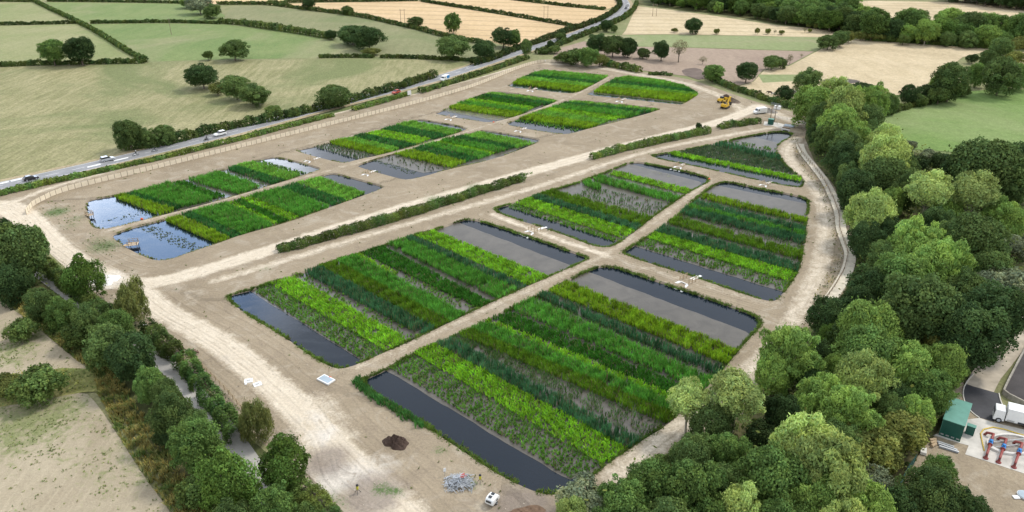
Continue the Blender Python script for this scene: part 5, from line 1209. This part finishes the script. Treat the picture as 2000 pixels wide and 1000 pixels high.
# machines
def excavator(loc, rz, label):
    root = empty('excavator', loc, rz, label=label, cat='excavator', group='yellow machines by the haul track')
    for s in (-1, 1): MB().prism([(-1.9,.25),(-1.65,.75),(1.65,.75),(1.9,.25),(1.6,0),(-1.6,0)], s*1.15-.28, s*1.15+.28).build('track', TRACKM, root, bev=.08)
    MB().box((-.35,0,1.35),(3.3,2.5,1.0), top=(.95,.95)).build('body', YELLOW, root, bev=.1)
    MB().box((-1.75,0,1.45),(.8,2.5,1.1)).build('counterweight', YELLOW, root, bev=.15)
    MB().box((-.5,-.35,1.92),(1.5,1.4,.14)).build('engine_cover', TRACKM, root, bev=.04)
    c = MB().box((.75,.75,1.95),(1.3,.95,1.5), top=(.8,.92)).build('cab', GLASSD, root, bev=.06); MB().box((.75,.75,2.74),(1.15,.95,.09)).build('roof', YELLOW, c)
    MB().prism([(.9,1.3),(1.0,1.9),(3.0,4.0),(3.4,4.0),(3.5,3.6),(1.9,1.6)], -.55, -.15).build('boom', YELLOW, root, bev=.05)
    MB().prism([(3.0,4.0),(3.3,4.25),(5.0,1.7),(4.7,1.5)], -.48, -.2).build('stick', YELLOW, root, bev=.04)
    MB().prism([(4.6,1.7),(5.2,1.6),(5.2,.6),(4.5,.3),(4.2,.9)], -.85, .15).build('bucket', TRACKM, root, bev=.05)
excavator(at(1416,211), heading((1410,213),(1428,203)), 'yellow excavator standing in front of the loaded dumper')
def dumper(loc, rz, label):
    root = empty('dump_truck', loc, rz, label=label, cat='dumper', group='yellow machines by the haul track')
    MB().prism([(-3.2,1.1),(-3.5,2.0),(.7,2.2),(.6,1.3),(-.2,.9)], -1.3, 1.3).build('skip', YELLOW, root, bev=.06)
    g = np.random.default_rng(3); mb = MB().lathe([(1.5,0),(1.35,.35),(.9,.75),(.35,1.0),(.05,1.05)], 12, (-1.4,0,2.05)); l_ = mb.build('load', SOIL, root, True)
    MB().box((2.1,0,1.35),(2.2,2.1,.9), top=(.85,.9)).build('bonnet', YELLOW, root, bev=.1)
    MB().box((1.35,0,2.15),(1.1,1.6,1.0), top=(.85,.9)).build('cab', GLASSD, root, bev=.05)
    for x in (-2.3, -.7, 2.2):
        for s in (-1, 1):
            a, c = MB(), MB(); wheel(a, c, (x, s*1.15, .62), .62, .5); w = a.build('wheel', RUBBER, root, True); c.build('rim', YELLOW, w)
dumper(at(1413,199), heading((1422,197),(1402,202)), 'yellow dumper carrying dark soil behind the excavator')
car(at(1484,221.5), heading((1500,220),(1470,223)), WHITEP, 'white van parked at the end of the haul track', 'van', 'vehicles parked at the works', 'van')

# poles
def hpole(px, ytop, label, twin=True, gap=2.6, name='power_pole'):
    b = at(*px); lo_, hi_ = 2, 30
    for _ in range(30):
        m = (lo_+hi_)/2
        if proj((b.x, b.y, m))[1] > ytop: lo_ = m
        else: hi_ = m
    h = lo_; root = empty(name, b, label=label, cat='power pole', group='timber power poles')
    for x in ((-gap/2, gap/2) if twin else (0,)): MB().tube([(x,0,-.2),(x,0,h)], [.17,.12], 8).build('pole', OLDT, root)
    MB().box((0,.12,h-.5),(gap+1.4 if twin else 1.6,.14,.16)).build('cross_arm', OLDT, root)
    for x in (-1, 0, 1): MB().lathe([(.05,0),(.08,.08),(.05,.16),(.03,.24)], 8, (x*(gap/2+.4 if twin else .65), .12, h-.42)).build('insulator', STEEL, root)
hpole((335,68), 36, 'single timber power pole alone in the green pasture', False)
hpole((787,47), 18, 'twin timber power pole at the left of the golden wheat')
hpole((1066,42), 12, 'twin timber power pole standing over the wheat field hedge')
hpole((1278,32), 8, 'twin timber power pole in the straw field near the road bend')
hpole((1508,238), 205, 'twin timber power pole rising behind the green cabinet', True, 1.7)

# little things about the works
def box_thing(name, px, dims, mat, label, cat, rz=0, z=0, bev=.03, group=None, parts=()):
    root = empty(name, at(*px)+Vector((0,0,z)), rz, label=label, cat=cat, group=group)
    MB().box((0,0,dims[2]/2), dims).build('body', mat, root, bev=bev)
    for pn, c, d_, m in parts: MB().box(c, d_, ).build(pn, m, root, bev=min(bev, .02))
    return root
hz = heading((1490,243),(1540,250))
strip_sheet('concrete_pad', [at(1492,241).xy, at(1515,243).xy, at(1540,250).xy], 5.5, .03, CONC, 'pale concrete pad under the green cabinet', 'concrete pad')
box_thing('equipment_cabinet', (1505,243), (2.0,1.5,2.1), DKGREEN, 'green cabinet on the concrete pad below the twin pole', 'cabinet', hz, .03, .04, None, [('roof',(0,0,2.16),(2.15,1.65,.1),ROOFG),('door',(-.4,-.76,1.0),(.8,.04,1.7),DKGREEN),('door',(.45,-.76,1.0),(.8,.04,1.7),DKGREEN)])
box_thing('tank_cover', (1541,247), (3.6,2.6,.45), BLUEGREY, 'flat pale blue tank cover beside the concrete pad', 'tank cover', hz, .03, .03, None, [('rim',(0,-1.33,.3),(3.7,.08,.35),STEEL),('hatch',(.6,.3,.48),(1.1,1.0,.08),STEEL)])
box_thing('outfall', (1534,255.5), (3.0,.5,.9), PALECON, 'pale headwall with dark opening at the tip of the wedge pond', 'outfall', hz, -.35, .03, None, [('opening',(0,-.26,.4),(1.9,.04,.55),RUBBER),('coping',(0,0,.93),(3.2,.7,.1),CONC)])
box_thing('storage_tank', (1518,213), (2.6,1.7,1.4), WHITEP, 'white box tank by the steel railing', 'tank', hz, 0, .08, None, [('frame',(0,0,.06),(2.75,1.85,.12),STEEL),('lid',(0,0,1.45),(.7,.7,.1),SILVER)])
box_thing('timber_stack', (1535,250.5), (2.6,.9,.35), OLDT, 'small brown timber stack on the pond tip bank', 'timber', hz, .0, .02, None, [('board',(0,.1,.4),(2.4,.4,.1),TIMBER)])
def heap(px, rx, ry, h, mat, label, cat, seed, rz=0, name='heap', rough=.25):
    root_o = at(*px); g = np.random.default_rng(seed); nr, na = 18, 44; V = [(0,0,h)]; 
    for i in range(1, nr+1):
        for j in range(na):
            t_ = i/nr; a_ = 2*math.pi*j/na; e = 1+.20*math.sin(a_*2+seed)+.12*math.sin(a_*3+seed*2)+.07*math.sin(a_*7+seed); V.append((rx*t_*e*math.cos(a_), ry*t_*e*math.sin(a_), h*(1-t_**1.4)))
    V = np.array(V); n = vnoise(V*1.0, 1.2, seed)*.5+vnoise(V, .5, seed+1)*.3; fade = np.minimum(1, V[:, 2]/h*3); V[:, 2] = np.maximum(-.03, V[:, 2]*(1+.5*rough*n)+rough*h*.35*n*fade)
    F = [(0, 1+j, 1+(j+1) % na) for j in range(na)]; me = bpy.data.meshes.new(name)
    for i in range(nr-1):
        for j in range(na): F.append((1+i*na+j, 1+(i+1)*na+j, 1+(i+1)*na+(j+1) % na, 1+i*na+(j+1) % na))
    me.from_pydata([tuple(v) for v in V], [], F); me.materials.append(mat); o = link(name, me); o.location = root_o; o.rotation_euler.z = rz; return tag(o, label, cat)
heap((774,866), 2.0, 1.75, 1.6, SOIL, 'dark brown lumpy soil heap beside the largest pond', 'soil heap', 3, .2, 'soil_heap', .22)
heap((206,548), 3.4, 2.4, 1.1, CHALKM, 'bright white chalk heap behind the round maple', 'chalk heap', 5, -.4, 'chalk_heap', .25)
heap((1500,219), 3.2, 2.6, 1.6, AGG, 'grey stone heap behind the parked white van', 'stone heap', 8, 0, 'stone_heap', .2)
heap((1430,199), 3.4, 2.6, 1.5, simple('brown_spoil', (.19,.15,.115), .95, .1, .3, 1), 'brown spoil heap beside the dumper', 'soil heap', 9, 0, 'soil_heap', .3)
heap((1024,1006), 3.4, 1.7, .22, simple('brown_scrapings', (.16,.105,.07), .95, .1, .35, 1.2), 'low brown heap of scrapings at the bottom edge', 'soil heap', 12, 0, 'soil_heap', .6)
# broken stumps beside the lane fence
mb = MB(); g = random.Random(4)
for i in range(16):
    c = Vector((g.gauss(0,.75), g.gauss(0,.5), .2+g.random()*.5)); a_ = Vector((g.uniform(-1,1), g.uniform(-1,1), g.uniform(-.2,.8))).normalized(); mb.tube([c-a_*.45, c, c+a_*.4], [.22, .17, .10], 7)
tag(mb.build('stump_heap', simple('stump_wood', (.17,.115,.085), .95, .1, .35, 4), None, True), 'heap of brown broken stumps at the end of the lane fence', 'stump heap').location = at(375,690)
# tangled steel
root = empty('steel_heap', at(897,945), label='tangled heap of galvanised steel bars near the bottom edge', cat='scrap heap'); mb = MB(); g = random.Random(8)
for i in range(340):
    x, y = max(-2.1, min(2.1, g.gauss(0,1.05))), max(-1.8, min(1.8, g.gauss(0,.85))); a_ = g.choice((.5,2.1,.9,2.6))+g.gauss(0,.35); z = max(.05, 1.5-.55*math.hypot(x,y*1.2))*g.random()+.05; l_ = g.uniform(.5,1.4)
    p = Vector((x,y,z)); d_ = Vector((math.cos(a_), math.sin(a_), g.gauss(0,.22)))*l_*.5; q = p+d_*.3+Vector((0,0,g.uniform(0,.18))); mb.tube([p-d_, q, p+d_], .042, 5)
for v_ in range(len(mb.v)):
    mb.v[v_] = (mb.v[v_][0], mb.v[v_][1], max(.01, mb.v[v_][2]))
mb.build('bar_tangle', STEEL, root)
mb = MB()
for i in range(7): mb.tube([(.35+g.gauss(0,.2), .2+g.gauss(0,.2), 1.1+g.random()*.3), (.75+g.gauss(0,.2), .6+g.gauss(0,.2), 1.1+g.random()*.3)], .06, 5)
mb.build('red_bars', REDP, root)
MB().box((.55,-.95,.55),(.6,.5,.12), Matrix.Rotation(.6,3,'Z')).build('pale_board', WHITEP, root)
# little white wheeled shelter with roof windows
root = empty('trailer', at(962,982), heading((957,987),(968,974)), label='small white trailer with dark roof hatches near the steel heap', cat='trailer')
MB().prism([(-1.0,.35),(-1.12,.8),(-.9,1.35),(-.3,1.5),(.6,1.45),(1.0,1.0),(1.05,.4)], -.72, .72).build('body', WHITEP, root, True, .18)
for x in (-.45, .3): MB().box((x,.1,1.53),(.5,.55,.06)).build('hatch', GLASSD, root, bev=.02)
MB().box((-1.18,0,1.12),(.06,.9,.35)).build('window', GLASSD, root); MB().box((.1,-.77,.95),(.3,.04,.3)).build('window', GLASSD, root)
for s in (-1, 1):
    a, c = MB(), MB(); wheel(a, c, (0, s*.74, .26), .26, .14); w = a.build('wheel', RUBBER, root, True); c.build('rim', SILVER, w)
MB().tube([(1.15,0,.38),(1.7,0,.34)], .04, 6).build('drawbar', STEEL, root)
# tripods
tr0 = None
for px, lab in (((699,963),'small yellow and black device on a tripod left of the steel heap'),((938,943),'small yellow and black device on a tripod by the pond bank')):
    if tr0 is None:
        r = tr0 = empty('tripod', at(*px))
        for i in range(3):
            a_ = i*2.1+.5; MB().tube([(0,0,.62),(.38*math.cos(a_),.38*math.sin(a_),0)], .03, 5).build('leg', BLACKP, r)
        MB().lathe([(.08,.5),(.15,.6),(.15,.95),(.10,1.05)], 10).build('body', simple('tripod_yellow', (.50,.46,.05), .5, .3, .1), r, True)
        MB().lathe([(.12,1.04),(.17,1.08),(.14,1.24),(.03,1.30)], 10).build('head', BLACKP, r, True)
    else: r = copy_tree(tr0)
    r.location = at(*px); r.scale = (1.3, 1.3, 1.35); tag(r, lab, 'tripod', 'yellow tripods in the yard')
# signs and posts
def sign(px, w, h, z, label, legs=2, rz=0, mat=WHITEP, name='sign', cat='sign'):
    root = empty(name, at(*px), rz, label=label, cat=cat)
    MB().box((0,0,z+h/2),(w,.05,h)).build('board', mat, root)
    for x in ((-w*.32, w*.32) if legs == 2 else (0,)): MB().tube([(x,.06,-.1),(x,.06,z+h*.9)], .05, 6).build('post', STEEL if mat is WHITEP else OLDT, root)
sign((800,190), 1.7, 1.9, 1.1, 'large blank white sign back facing the works beside the road', 2, .5)
sign((869,929), .42, .65, .85, 'small pale board on a thin post above the steel heap', 1, .2, name='sign_board')
sign((912,137), .9, .9, .4, 'tiny white sign on the verge beyond the blue and white van', 1, .4)
sign((142,590), .5, .75, 1.0, 'dark plate on a post beside the open stretch of lane', 1, .9, BLACKP)
sign((1065,124), .5, .5, 1.2, 'little white sign by the end of the screen fence', 1, .2)
sign((346,724), .16, .8, .25, 'thin white marker post at the lane gateway', 1, .6, name='marker_post', cat='marker post')
# lifebuoy housings
lb0 = None
for px, lab in (((644,739),'orange lifebuoy housing behind the blue grey hatch'),((277,428),'orange lifebuoy housing on the path of the front blue pond'),((964,239),'orange lifebuoy housing beside the third roadside pond'),((1385,350),'orange lifebuoy housing at the top of the central path')):
    if lb0 is None:
        r = lb0 = empty('lifebuoy_housing', at(*px)); MB().tube([(0,.1,-.1),(0,.1,1.3)], .045, 6).build('post', TIMBER, r)
        MB().lathe([(.05,-.14),(.36,-.12),(.42,0),(.36,.12),(.05,.14)], 16).build('case', ORANGE, r, True).rotation_euler = (math.pi/2, 0, 0); r.children[-1].location = (0,0,1.05)
    else: r = copy_tree(lb0)
    r.location = at(*px); r.rotation_euler.z = .4; tag(r, lab, 'lifebuoy', 'orange lifebuoy housings')
# hatch and flat frames
r = empty('access_hatch', at(637,743), heading((628,738),(648,748)), label='white framed blue grey hatch near the lowest corner pond', cat='hatch')
MB().box((0,0,.16),(3.1,1.9,.32)).build('frame', WHITEP, r, bev=.03); MB().box((0,0,.335),(2.6,1.45,.05)).build('panel', BLUEGREY, r, bev=.02)
for px, rz, lab in (((485.5,744),.25,'white square frame with a small tab lying on bare ground'),((503,751),.55,'white square frame right of the tabbed one on bare ground')):
    r = empty('cover_frame', at(*px), rz, label=lab, cat='frame', group='white frames on the bare ground')
    MB().box((0,0,.06),(1.5,1.3,.12)).build('frame', WHITEP, r, bev=.02); MB().box((0,0,.13),(.75,.6,.03)).build('panel', simple('frame_grey', (.45,.44,.42), .7), r)
    if rz < .3: MB().box((-.45,-.95,.05),(.4,.45,.10)).build('tab', WHITEP, r)
r = empty('rubble_bag', at(283,641), .3, label='white bulk bag tucked by the hedge below the birch', cat='bag'); MB().box((0,0,.4),(.8,.8,.8), top=(.9,.9)).build('bag', WHITEP, r, bev=.12); MB().tube([(-.3,0,.78),(-.2,0,.98),(.2,0,.98),(.3,0,.78)], .025, 5).build('handle', WHITEP, r)

# cattle
CJ = [(0,0,1.02,.34,.40),(-.55,0,1.05,.33,.36),(-.95,0,1.08,.24,.28),(.55,0,1.05,.32,.38),(.95,0,1.12,.20,.26),(1.3,0,.95,.14,.18),(1.55,0,.66,.13,.14),(1.75,0,.45,.08,.09),(-1.12,0,1.05,.05,.05),(-1.18,0,.55,.03,.03)]
CE = [(0,1),(1,2),(0,3),(3,4),(4,5),(5,6),(6,7),(2,8),(8,9)]
for s in (-1, 1):
    k = len(CJ); CJ += [(.62,s*.2,.72,.14),(.64,s*.2,.42,.075),(.60,s*.2,.06,.06),(-.85,s*.2,.78,.17),(-.72,s*.21,.55,.09),(-.95,s*.2,.36,.06),(-.90,s*.2,.05,.06),(1.50,s*.16,.86,.04),(1.46,s*.30,.86,.03)]
    CE += [(3,k),(k,k+1),(k+1,k+2),(2,k+3),(k+3,k+4),(k+4,k+5),(k+5,k+6),(5,k+7),(k+7,k+8)]
def cowmat(name, a, b, th):
    m, nt_, out = new_mat(name); t_ = NT(nt_); tc_ = t_.n('ShaderNodeTexCoord').outputs['Object']
    t_.bsdf(out, t_.mix(t_.ramp(t_.noise(tc_, 1.3, 2), th, th+.04), a, b), .85, .15); return m
COWD = skin_mesh('cow', CJ, CE, cowmat('brown_hide', (.035,.022,.016), (.06,.035,.025), .5)); COWW = COWD.copy(); COWW.materials.clear(); COWW.materials.append(cowmat('patched_hide', (.70,.66,.58), (.04,.03,.025), .54))
for px, rz, me, lab in (((1503,184),2.6,COWD,'dark brown cow grazing left of the white one'),((1509,187),.3,COWW,'white cow with dark patches grazing between brown ones'),((1516,185),1.2,COWD,'dark brown cow close beside the small dark tree'),((1545,190),2.9,COWD,'dark cow in the shade right of the small dark tree'),((1549,183),.2,COWW,'pale cow grazing under the gnarled oak')):
    o = link('cow', me); o.location = at(*px); o.rotation_euler.z = rz; tag(o, lab, 'cow', 'cattle grazing by the oak')

# ------------------------------------------------------------------ pumping compound, lower right
zc = fz[0]+.03
cdt_sheet('concrete_slab', wpoly([(1822,853),(1840,846),(1879,823),(1912,819),(1939,828),(2000,842),(2200,880),(2240,990),(2060,946),(2000,928),(1884,890),(1891,873),(1872,868)]), [], zc, CONC, label='pale concrete slab of the pumping compound', cat='slab')
# kiosk from its roof plan
HK = 3.3; B = at(1884,836,HK); A = at(1842,822,HK); Cc = at(1900,792,HK)
ux = (B-A).normalized(); uy = Vector((-ux.y, ux.x, 0)); Lk = (B-A).length*1.02; Dk = abs((Cc-B).dot(uy))
c0 = B-ux*Lk/2+uy*Dk/2; rk = math.atan2(ux.y, ux.x)
r = empty('pump_kiosk', (c0.x, c0.y, zc), rk, label='dark green pump kiosk with lighter green roof beside the trees', cat='kiosk')
MB().box((0,0,HK/2-.05),(Lk-.1,Dk-.1,HK-.1)).build('wall', DKGREEN, r)
MB().box((0,-Dk*.25,HK),(Lk+.1,Dk/2-.01,.12)).build('roof_panel', ROOFG, r, bev=.02); MB().box((0,Dk*.25,HK),(Lk+.1,Dk/2-.01,.12)).build('roof_panel', ROOFG, r, bev=.02)
for i in range(4): MB().box((-Lk*.36+i*Lk*.24,-Dk/2+.03,.42),(.5,.05,.22)).build('vent', STEEL, r)
for i in range(2): MB().box((Lk/2-.03,-Dk*.2+i*1.05,1.1),(.05,1.0,2.1)).build('door', DKGREEN, r)
for i in range(5): MB().box((-Lk/2+Lk*(i+.0)/4.9+.03,-Dk/2+.035,HK/2),(.05,.04,HK-.25)).build('seam', ROOFG if i in (0,) else DKGREEN, r)
p = at(1892,850); r = empty('control_cabinet', (p.x, p.y, zc), rk, label='small dark green control cabinet against the kiosk side', cat='cabinet')
MB().box((0,0,.85),(1.3,.8,1.7)).build('body', DKGREEN, r, bev=.03); MB().box((0,0,1.73),(1.4,.9,.08)).build('roof', ROOFG, r); MB().box((0,-.42,.85),(1.1,.04,1.5)).build('door', DKGREEN, r)
# pipe trains with blue valves
def pipe_train(a, b, label):
    A, B_ = at(*a), at(*b); d_ = B_-A; L_ = d_.length; r = empty('pipe_train', (A.x, A.y, zc), math.atan2(d_.y, d_.x), label=label, cat='pipework', group='pumping pipe trains')
    MB().lathe([(.42,0),(.42,.1),(.24,.12),(.24,.35)], 12).build('base_flange', PIPER, r, True)
    MB().tube([(0,0,.2),(0,0,.55),(.12,0,.8),(.4,0,.9),(L_*.45,0,.9)], .2, 10).build('inlet_pipe', PIPER, r, True)
    v_ = MB().tube([(L_*.45,0,.9),(L_*.45+.9,0,.9)], .34, 12).build('valve', BLUEP, r, True); MB().lathe([(.12,1.2),(.12,1.5),(.3,1.52),(.3,1.58)], 10, (L_*.45+.45,0,0)).build('handwheel', BLUEP, v_, True)
    for x in (L_*.45-.05, L_*.45+.95): MB().tube([(x-.05,0,.9),(x+.05,0,.9)], .38, 14).build('flange', PIPER, r)
    MB().tube([(L_*.45+.9,0,.9),(L_*.85,0,.9),(L_,0,.8),(L_+.1,.3,.7),(L_+.1,.9,.6),(L_+.1,1.2,.0)], .22, 10).build('outlet_pipe', PIPER, r, True)
    for x in (.6, L_*.8): MB().box((x,0,.35),(.15,.4,.7)).build('support', STEEL, r)
pipe_train((1924,898),(1937,858), 'leftmost red pipe train with a blue valve, nearest the kiosk')
pipe_train((1949,906),(1962,868), 'middle red pipe train with a blue valve on the slab')
pipe_train((1979,916),(1993,876), 'rightmost red pipe train with a blue valve by the picture edge')
# chamber
p = at(1974,872); r = empty('chamber', (p.x, p.y, zc), .15, label='oval white rimmed chamber with grey floor behind the pipe trains', cat='chamber')
MB().lathe([(4.2,0),(4.2,.35),(3.6,.38),(3.6,.10)], 40).build('rim', PALECON, r).scale = (1,.62,1)
MB().lathe([(3.62,0),(3.6,.14)], 40).build('floor', AGG, r).scale = (1,.62,1)
for y in (-.5,.7): MB().tube([(-3.3,y,.42),(3.3,y,.42)], .06, 6).build('cross_bar', STEEL, r)
yh = simple('yellow_hose', (.62,.44,.08), .6, .3, .15)
tag(MB().tube([at(*q)+Vector((0,0,zc+.1)) for q in ((1921,884),(1917,866),(1914,850),(1920,842),(1938,838),(1960,842),(1985,850),(2020,860))], .11, 6).build('hose', yh, None, True), 'thick yellow hose snaking round the chamber on the slab', 'hose')
# lorry
A, B_ = at(1936,818), at(2030,842); d_ = B_-A; r = empty('lorry', (A.x, A.y, zc), math.atan2(d_.y, d_.x), label='white box lorry parked at the edge of the asphalt apron', cat='lorry')
MB().box((.85,0,1.45),(1.7,2.2,2.1), top=(.9,.95)).build('cab', WHITEP, r, bev=.12); MB().box((.02,0,1.75),(.06,1.8,.8)).build('windscreen', GLASSD, r)
MB().box((5.2,0,2.0),(6.8,2.4,2.5)).build('box_body', WHITEP, r, bev=.06)
MB().box((4.2,0,.62),(8.0,1.0,.25)).build('chassis', TRACKM, r)
for x in (.9, 5.6, 6.8):
    for s in (-1, 1):
        a, c = MB(), MB(); wheel(a, c, (x, s*1.0, .48), .48, .3); w = a.build('wheel', RUBBER, r, True); c.build('rim', SILVER, w)
for i in range(3): MB().box((2.6+i*1.6,-1.23,.95),(1.1,.04,.35)).build('side_locker', GLASSD if i == 1 else STEEL, r)
MB().box((7.2,-1.215,2.0),(.9,.04,1.5)).build('side_panel', GLASSD, r)
# steel beams, logs, slab, fence
bm0 = None
for i, (a, b, lab) in enumerate((((1829,867),(1862,878),'grey steel beam lying nearest the kiosk wall'),((1831,871),(1868,884),'longer grey steel beam in the middle of three'),((1833,876),(1871,888),'grey steel beam lying outermost on the bare earth'))):
    A, B_ = at(*a), at(*b); L_ = (B_-A).length; o = MB().box((L_/2,0,.06),(L_,.30,.04)).box((L_/2,0,.19),(L_,.06,.22)).box((L_/2,0,.32),(L_,.30,.04)).build('steel_beam', STEEL); o.location = (A.x, A.y, zc); o.rotation_euler.z = math.atan2((B_-A).y, (B_-A).x); tag(o, lab, 'beam', 'steel beams beside the kiosk')
for i, (px, lab) in enumerate((((1820,864),'topmost pale log of the row by the trees'),((1821,869),'middle pale log of the row by the trees'),((1822,874),'lowest pale log of the row by the trees'))):
    o = MB().tube([(-.6,0,.26),(.6,0,.26)], .26, 12).build('log', TIMBER, None); o.location = at(*px)+Vector((0,0,zc)); o.rotation_euler.z = .2+i*.2; tag(o, lab, 'log', 'logs at the edge of the compound')
box_thing('concrete_block', (1802,886), (1.6,.9,.5), PALECON, 'pale concrete block at the edge of the compound', 'block', 1.1, zc, .04, None, [('lifting_eye',(0,0,.53),(.2,.05,.08),STEEL)])
r = empty('mesh_fence', at(1754,962), label='dark green mesh fence half hidden by the compound trees', cat='fence'); L = resample([at(*q).xy for q in ((1752,964),(1768,930),(1786,905))], 1.8); mb = MB(); o = at(1754,962)
for q in L: MB().tube([Vector((*q, 0))-o, Vector((*q, 2.0))-o], .05, 6).build('post', DKGREEN, r)
for a, b in zip(L[:-1], L[1:]):
    for z in np.arange(.1, 2.0, .14): mb.tube([Vector((*a, z))-o, Vector((*b, z))-o], .018, 4)
    for k_ in range(1, 8): q = a+(b-a)*k_/8; mb.tube([Vector((*q, .05))-o, Vector((*q, 1.95))-o], .018, 4)
mb.build('mesh', DKGREEN, r)
p = at(2000,972); r = empty('round_cover', (p.x, p.y, zc), label='round grey cover ringed with steel at the right edge', cat='cover'); MB().lathe([(1.0,0),(1.0,.3),(.9,.34),(.1,.36)], 24).build('lid', BLUEGREY, r); MB().lathe([(1.08,0),(1.08,.25),(1.0,.25)], 24).build('rim', STEEL, r); MB().box((-1.5,-.3,.08),(.9,.7,.16)).build('step', WHITEP, r)
# low wall of the dark yard, kerbs of the apron
mb = MB(); L = resample([at(*q).xy for q in ((2140,835),(2000,794),(1957,772),(1966,752),(1985,715),(2010,668),(2060,590))], 1.5); r = empty('low_wall', (*L[0], 0), label='low pale concrete wall round the dark yard', cat='wall'); o = Vector((*L[0], 0))
for a, b in zip(L[:-1], L[1:]):
    A, B_ = Vector((*a, 0))-o, Vector((*b, 0))-o; m_ = (A+B_)/2; mb.box((m_.x, m_.y, .55), ((B_-A).length+.02, .3, 1.1), Matrix.Rotation(math.atan2((B_-A).y, (B_-A).x), 3, 'Z'))
mb.build('wall', simple('old_concrete', (.36,.33,.28), .9, .1, .25, 1.5), r)
KERB = simple('kerb_stone', (.60,.57,.50), .85, .2)
for px, lab in (([(1912,819),(1897,809),(1884,792),(1879,770),(1885,751),(1900,733)],'pale kerb round the left side of the asphalt apron'),([(1950,771),(1953,785),(1959,799),(1964,806)],'short pale kerb on the right side of the apron')):
    L = resample([at(*q).xy for q in chaikin(px, 1, False)], .9); mb = MB()
    for a, b in zip(L[:-1], L[1:]): m_ = (a+b)/2; mb.box((m_[0], m_[1], zc-.02), (np.linalg.norm(b-a)+.01, .18, .26), Matrix.Rotation(math.atan2(*(b-a)[::-1]), 3, 'Z'))
    tag(mb.build('kerb', KERB), lab, 'kerb')
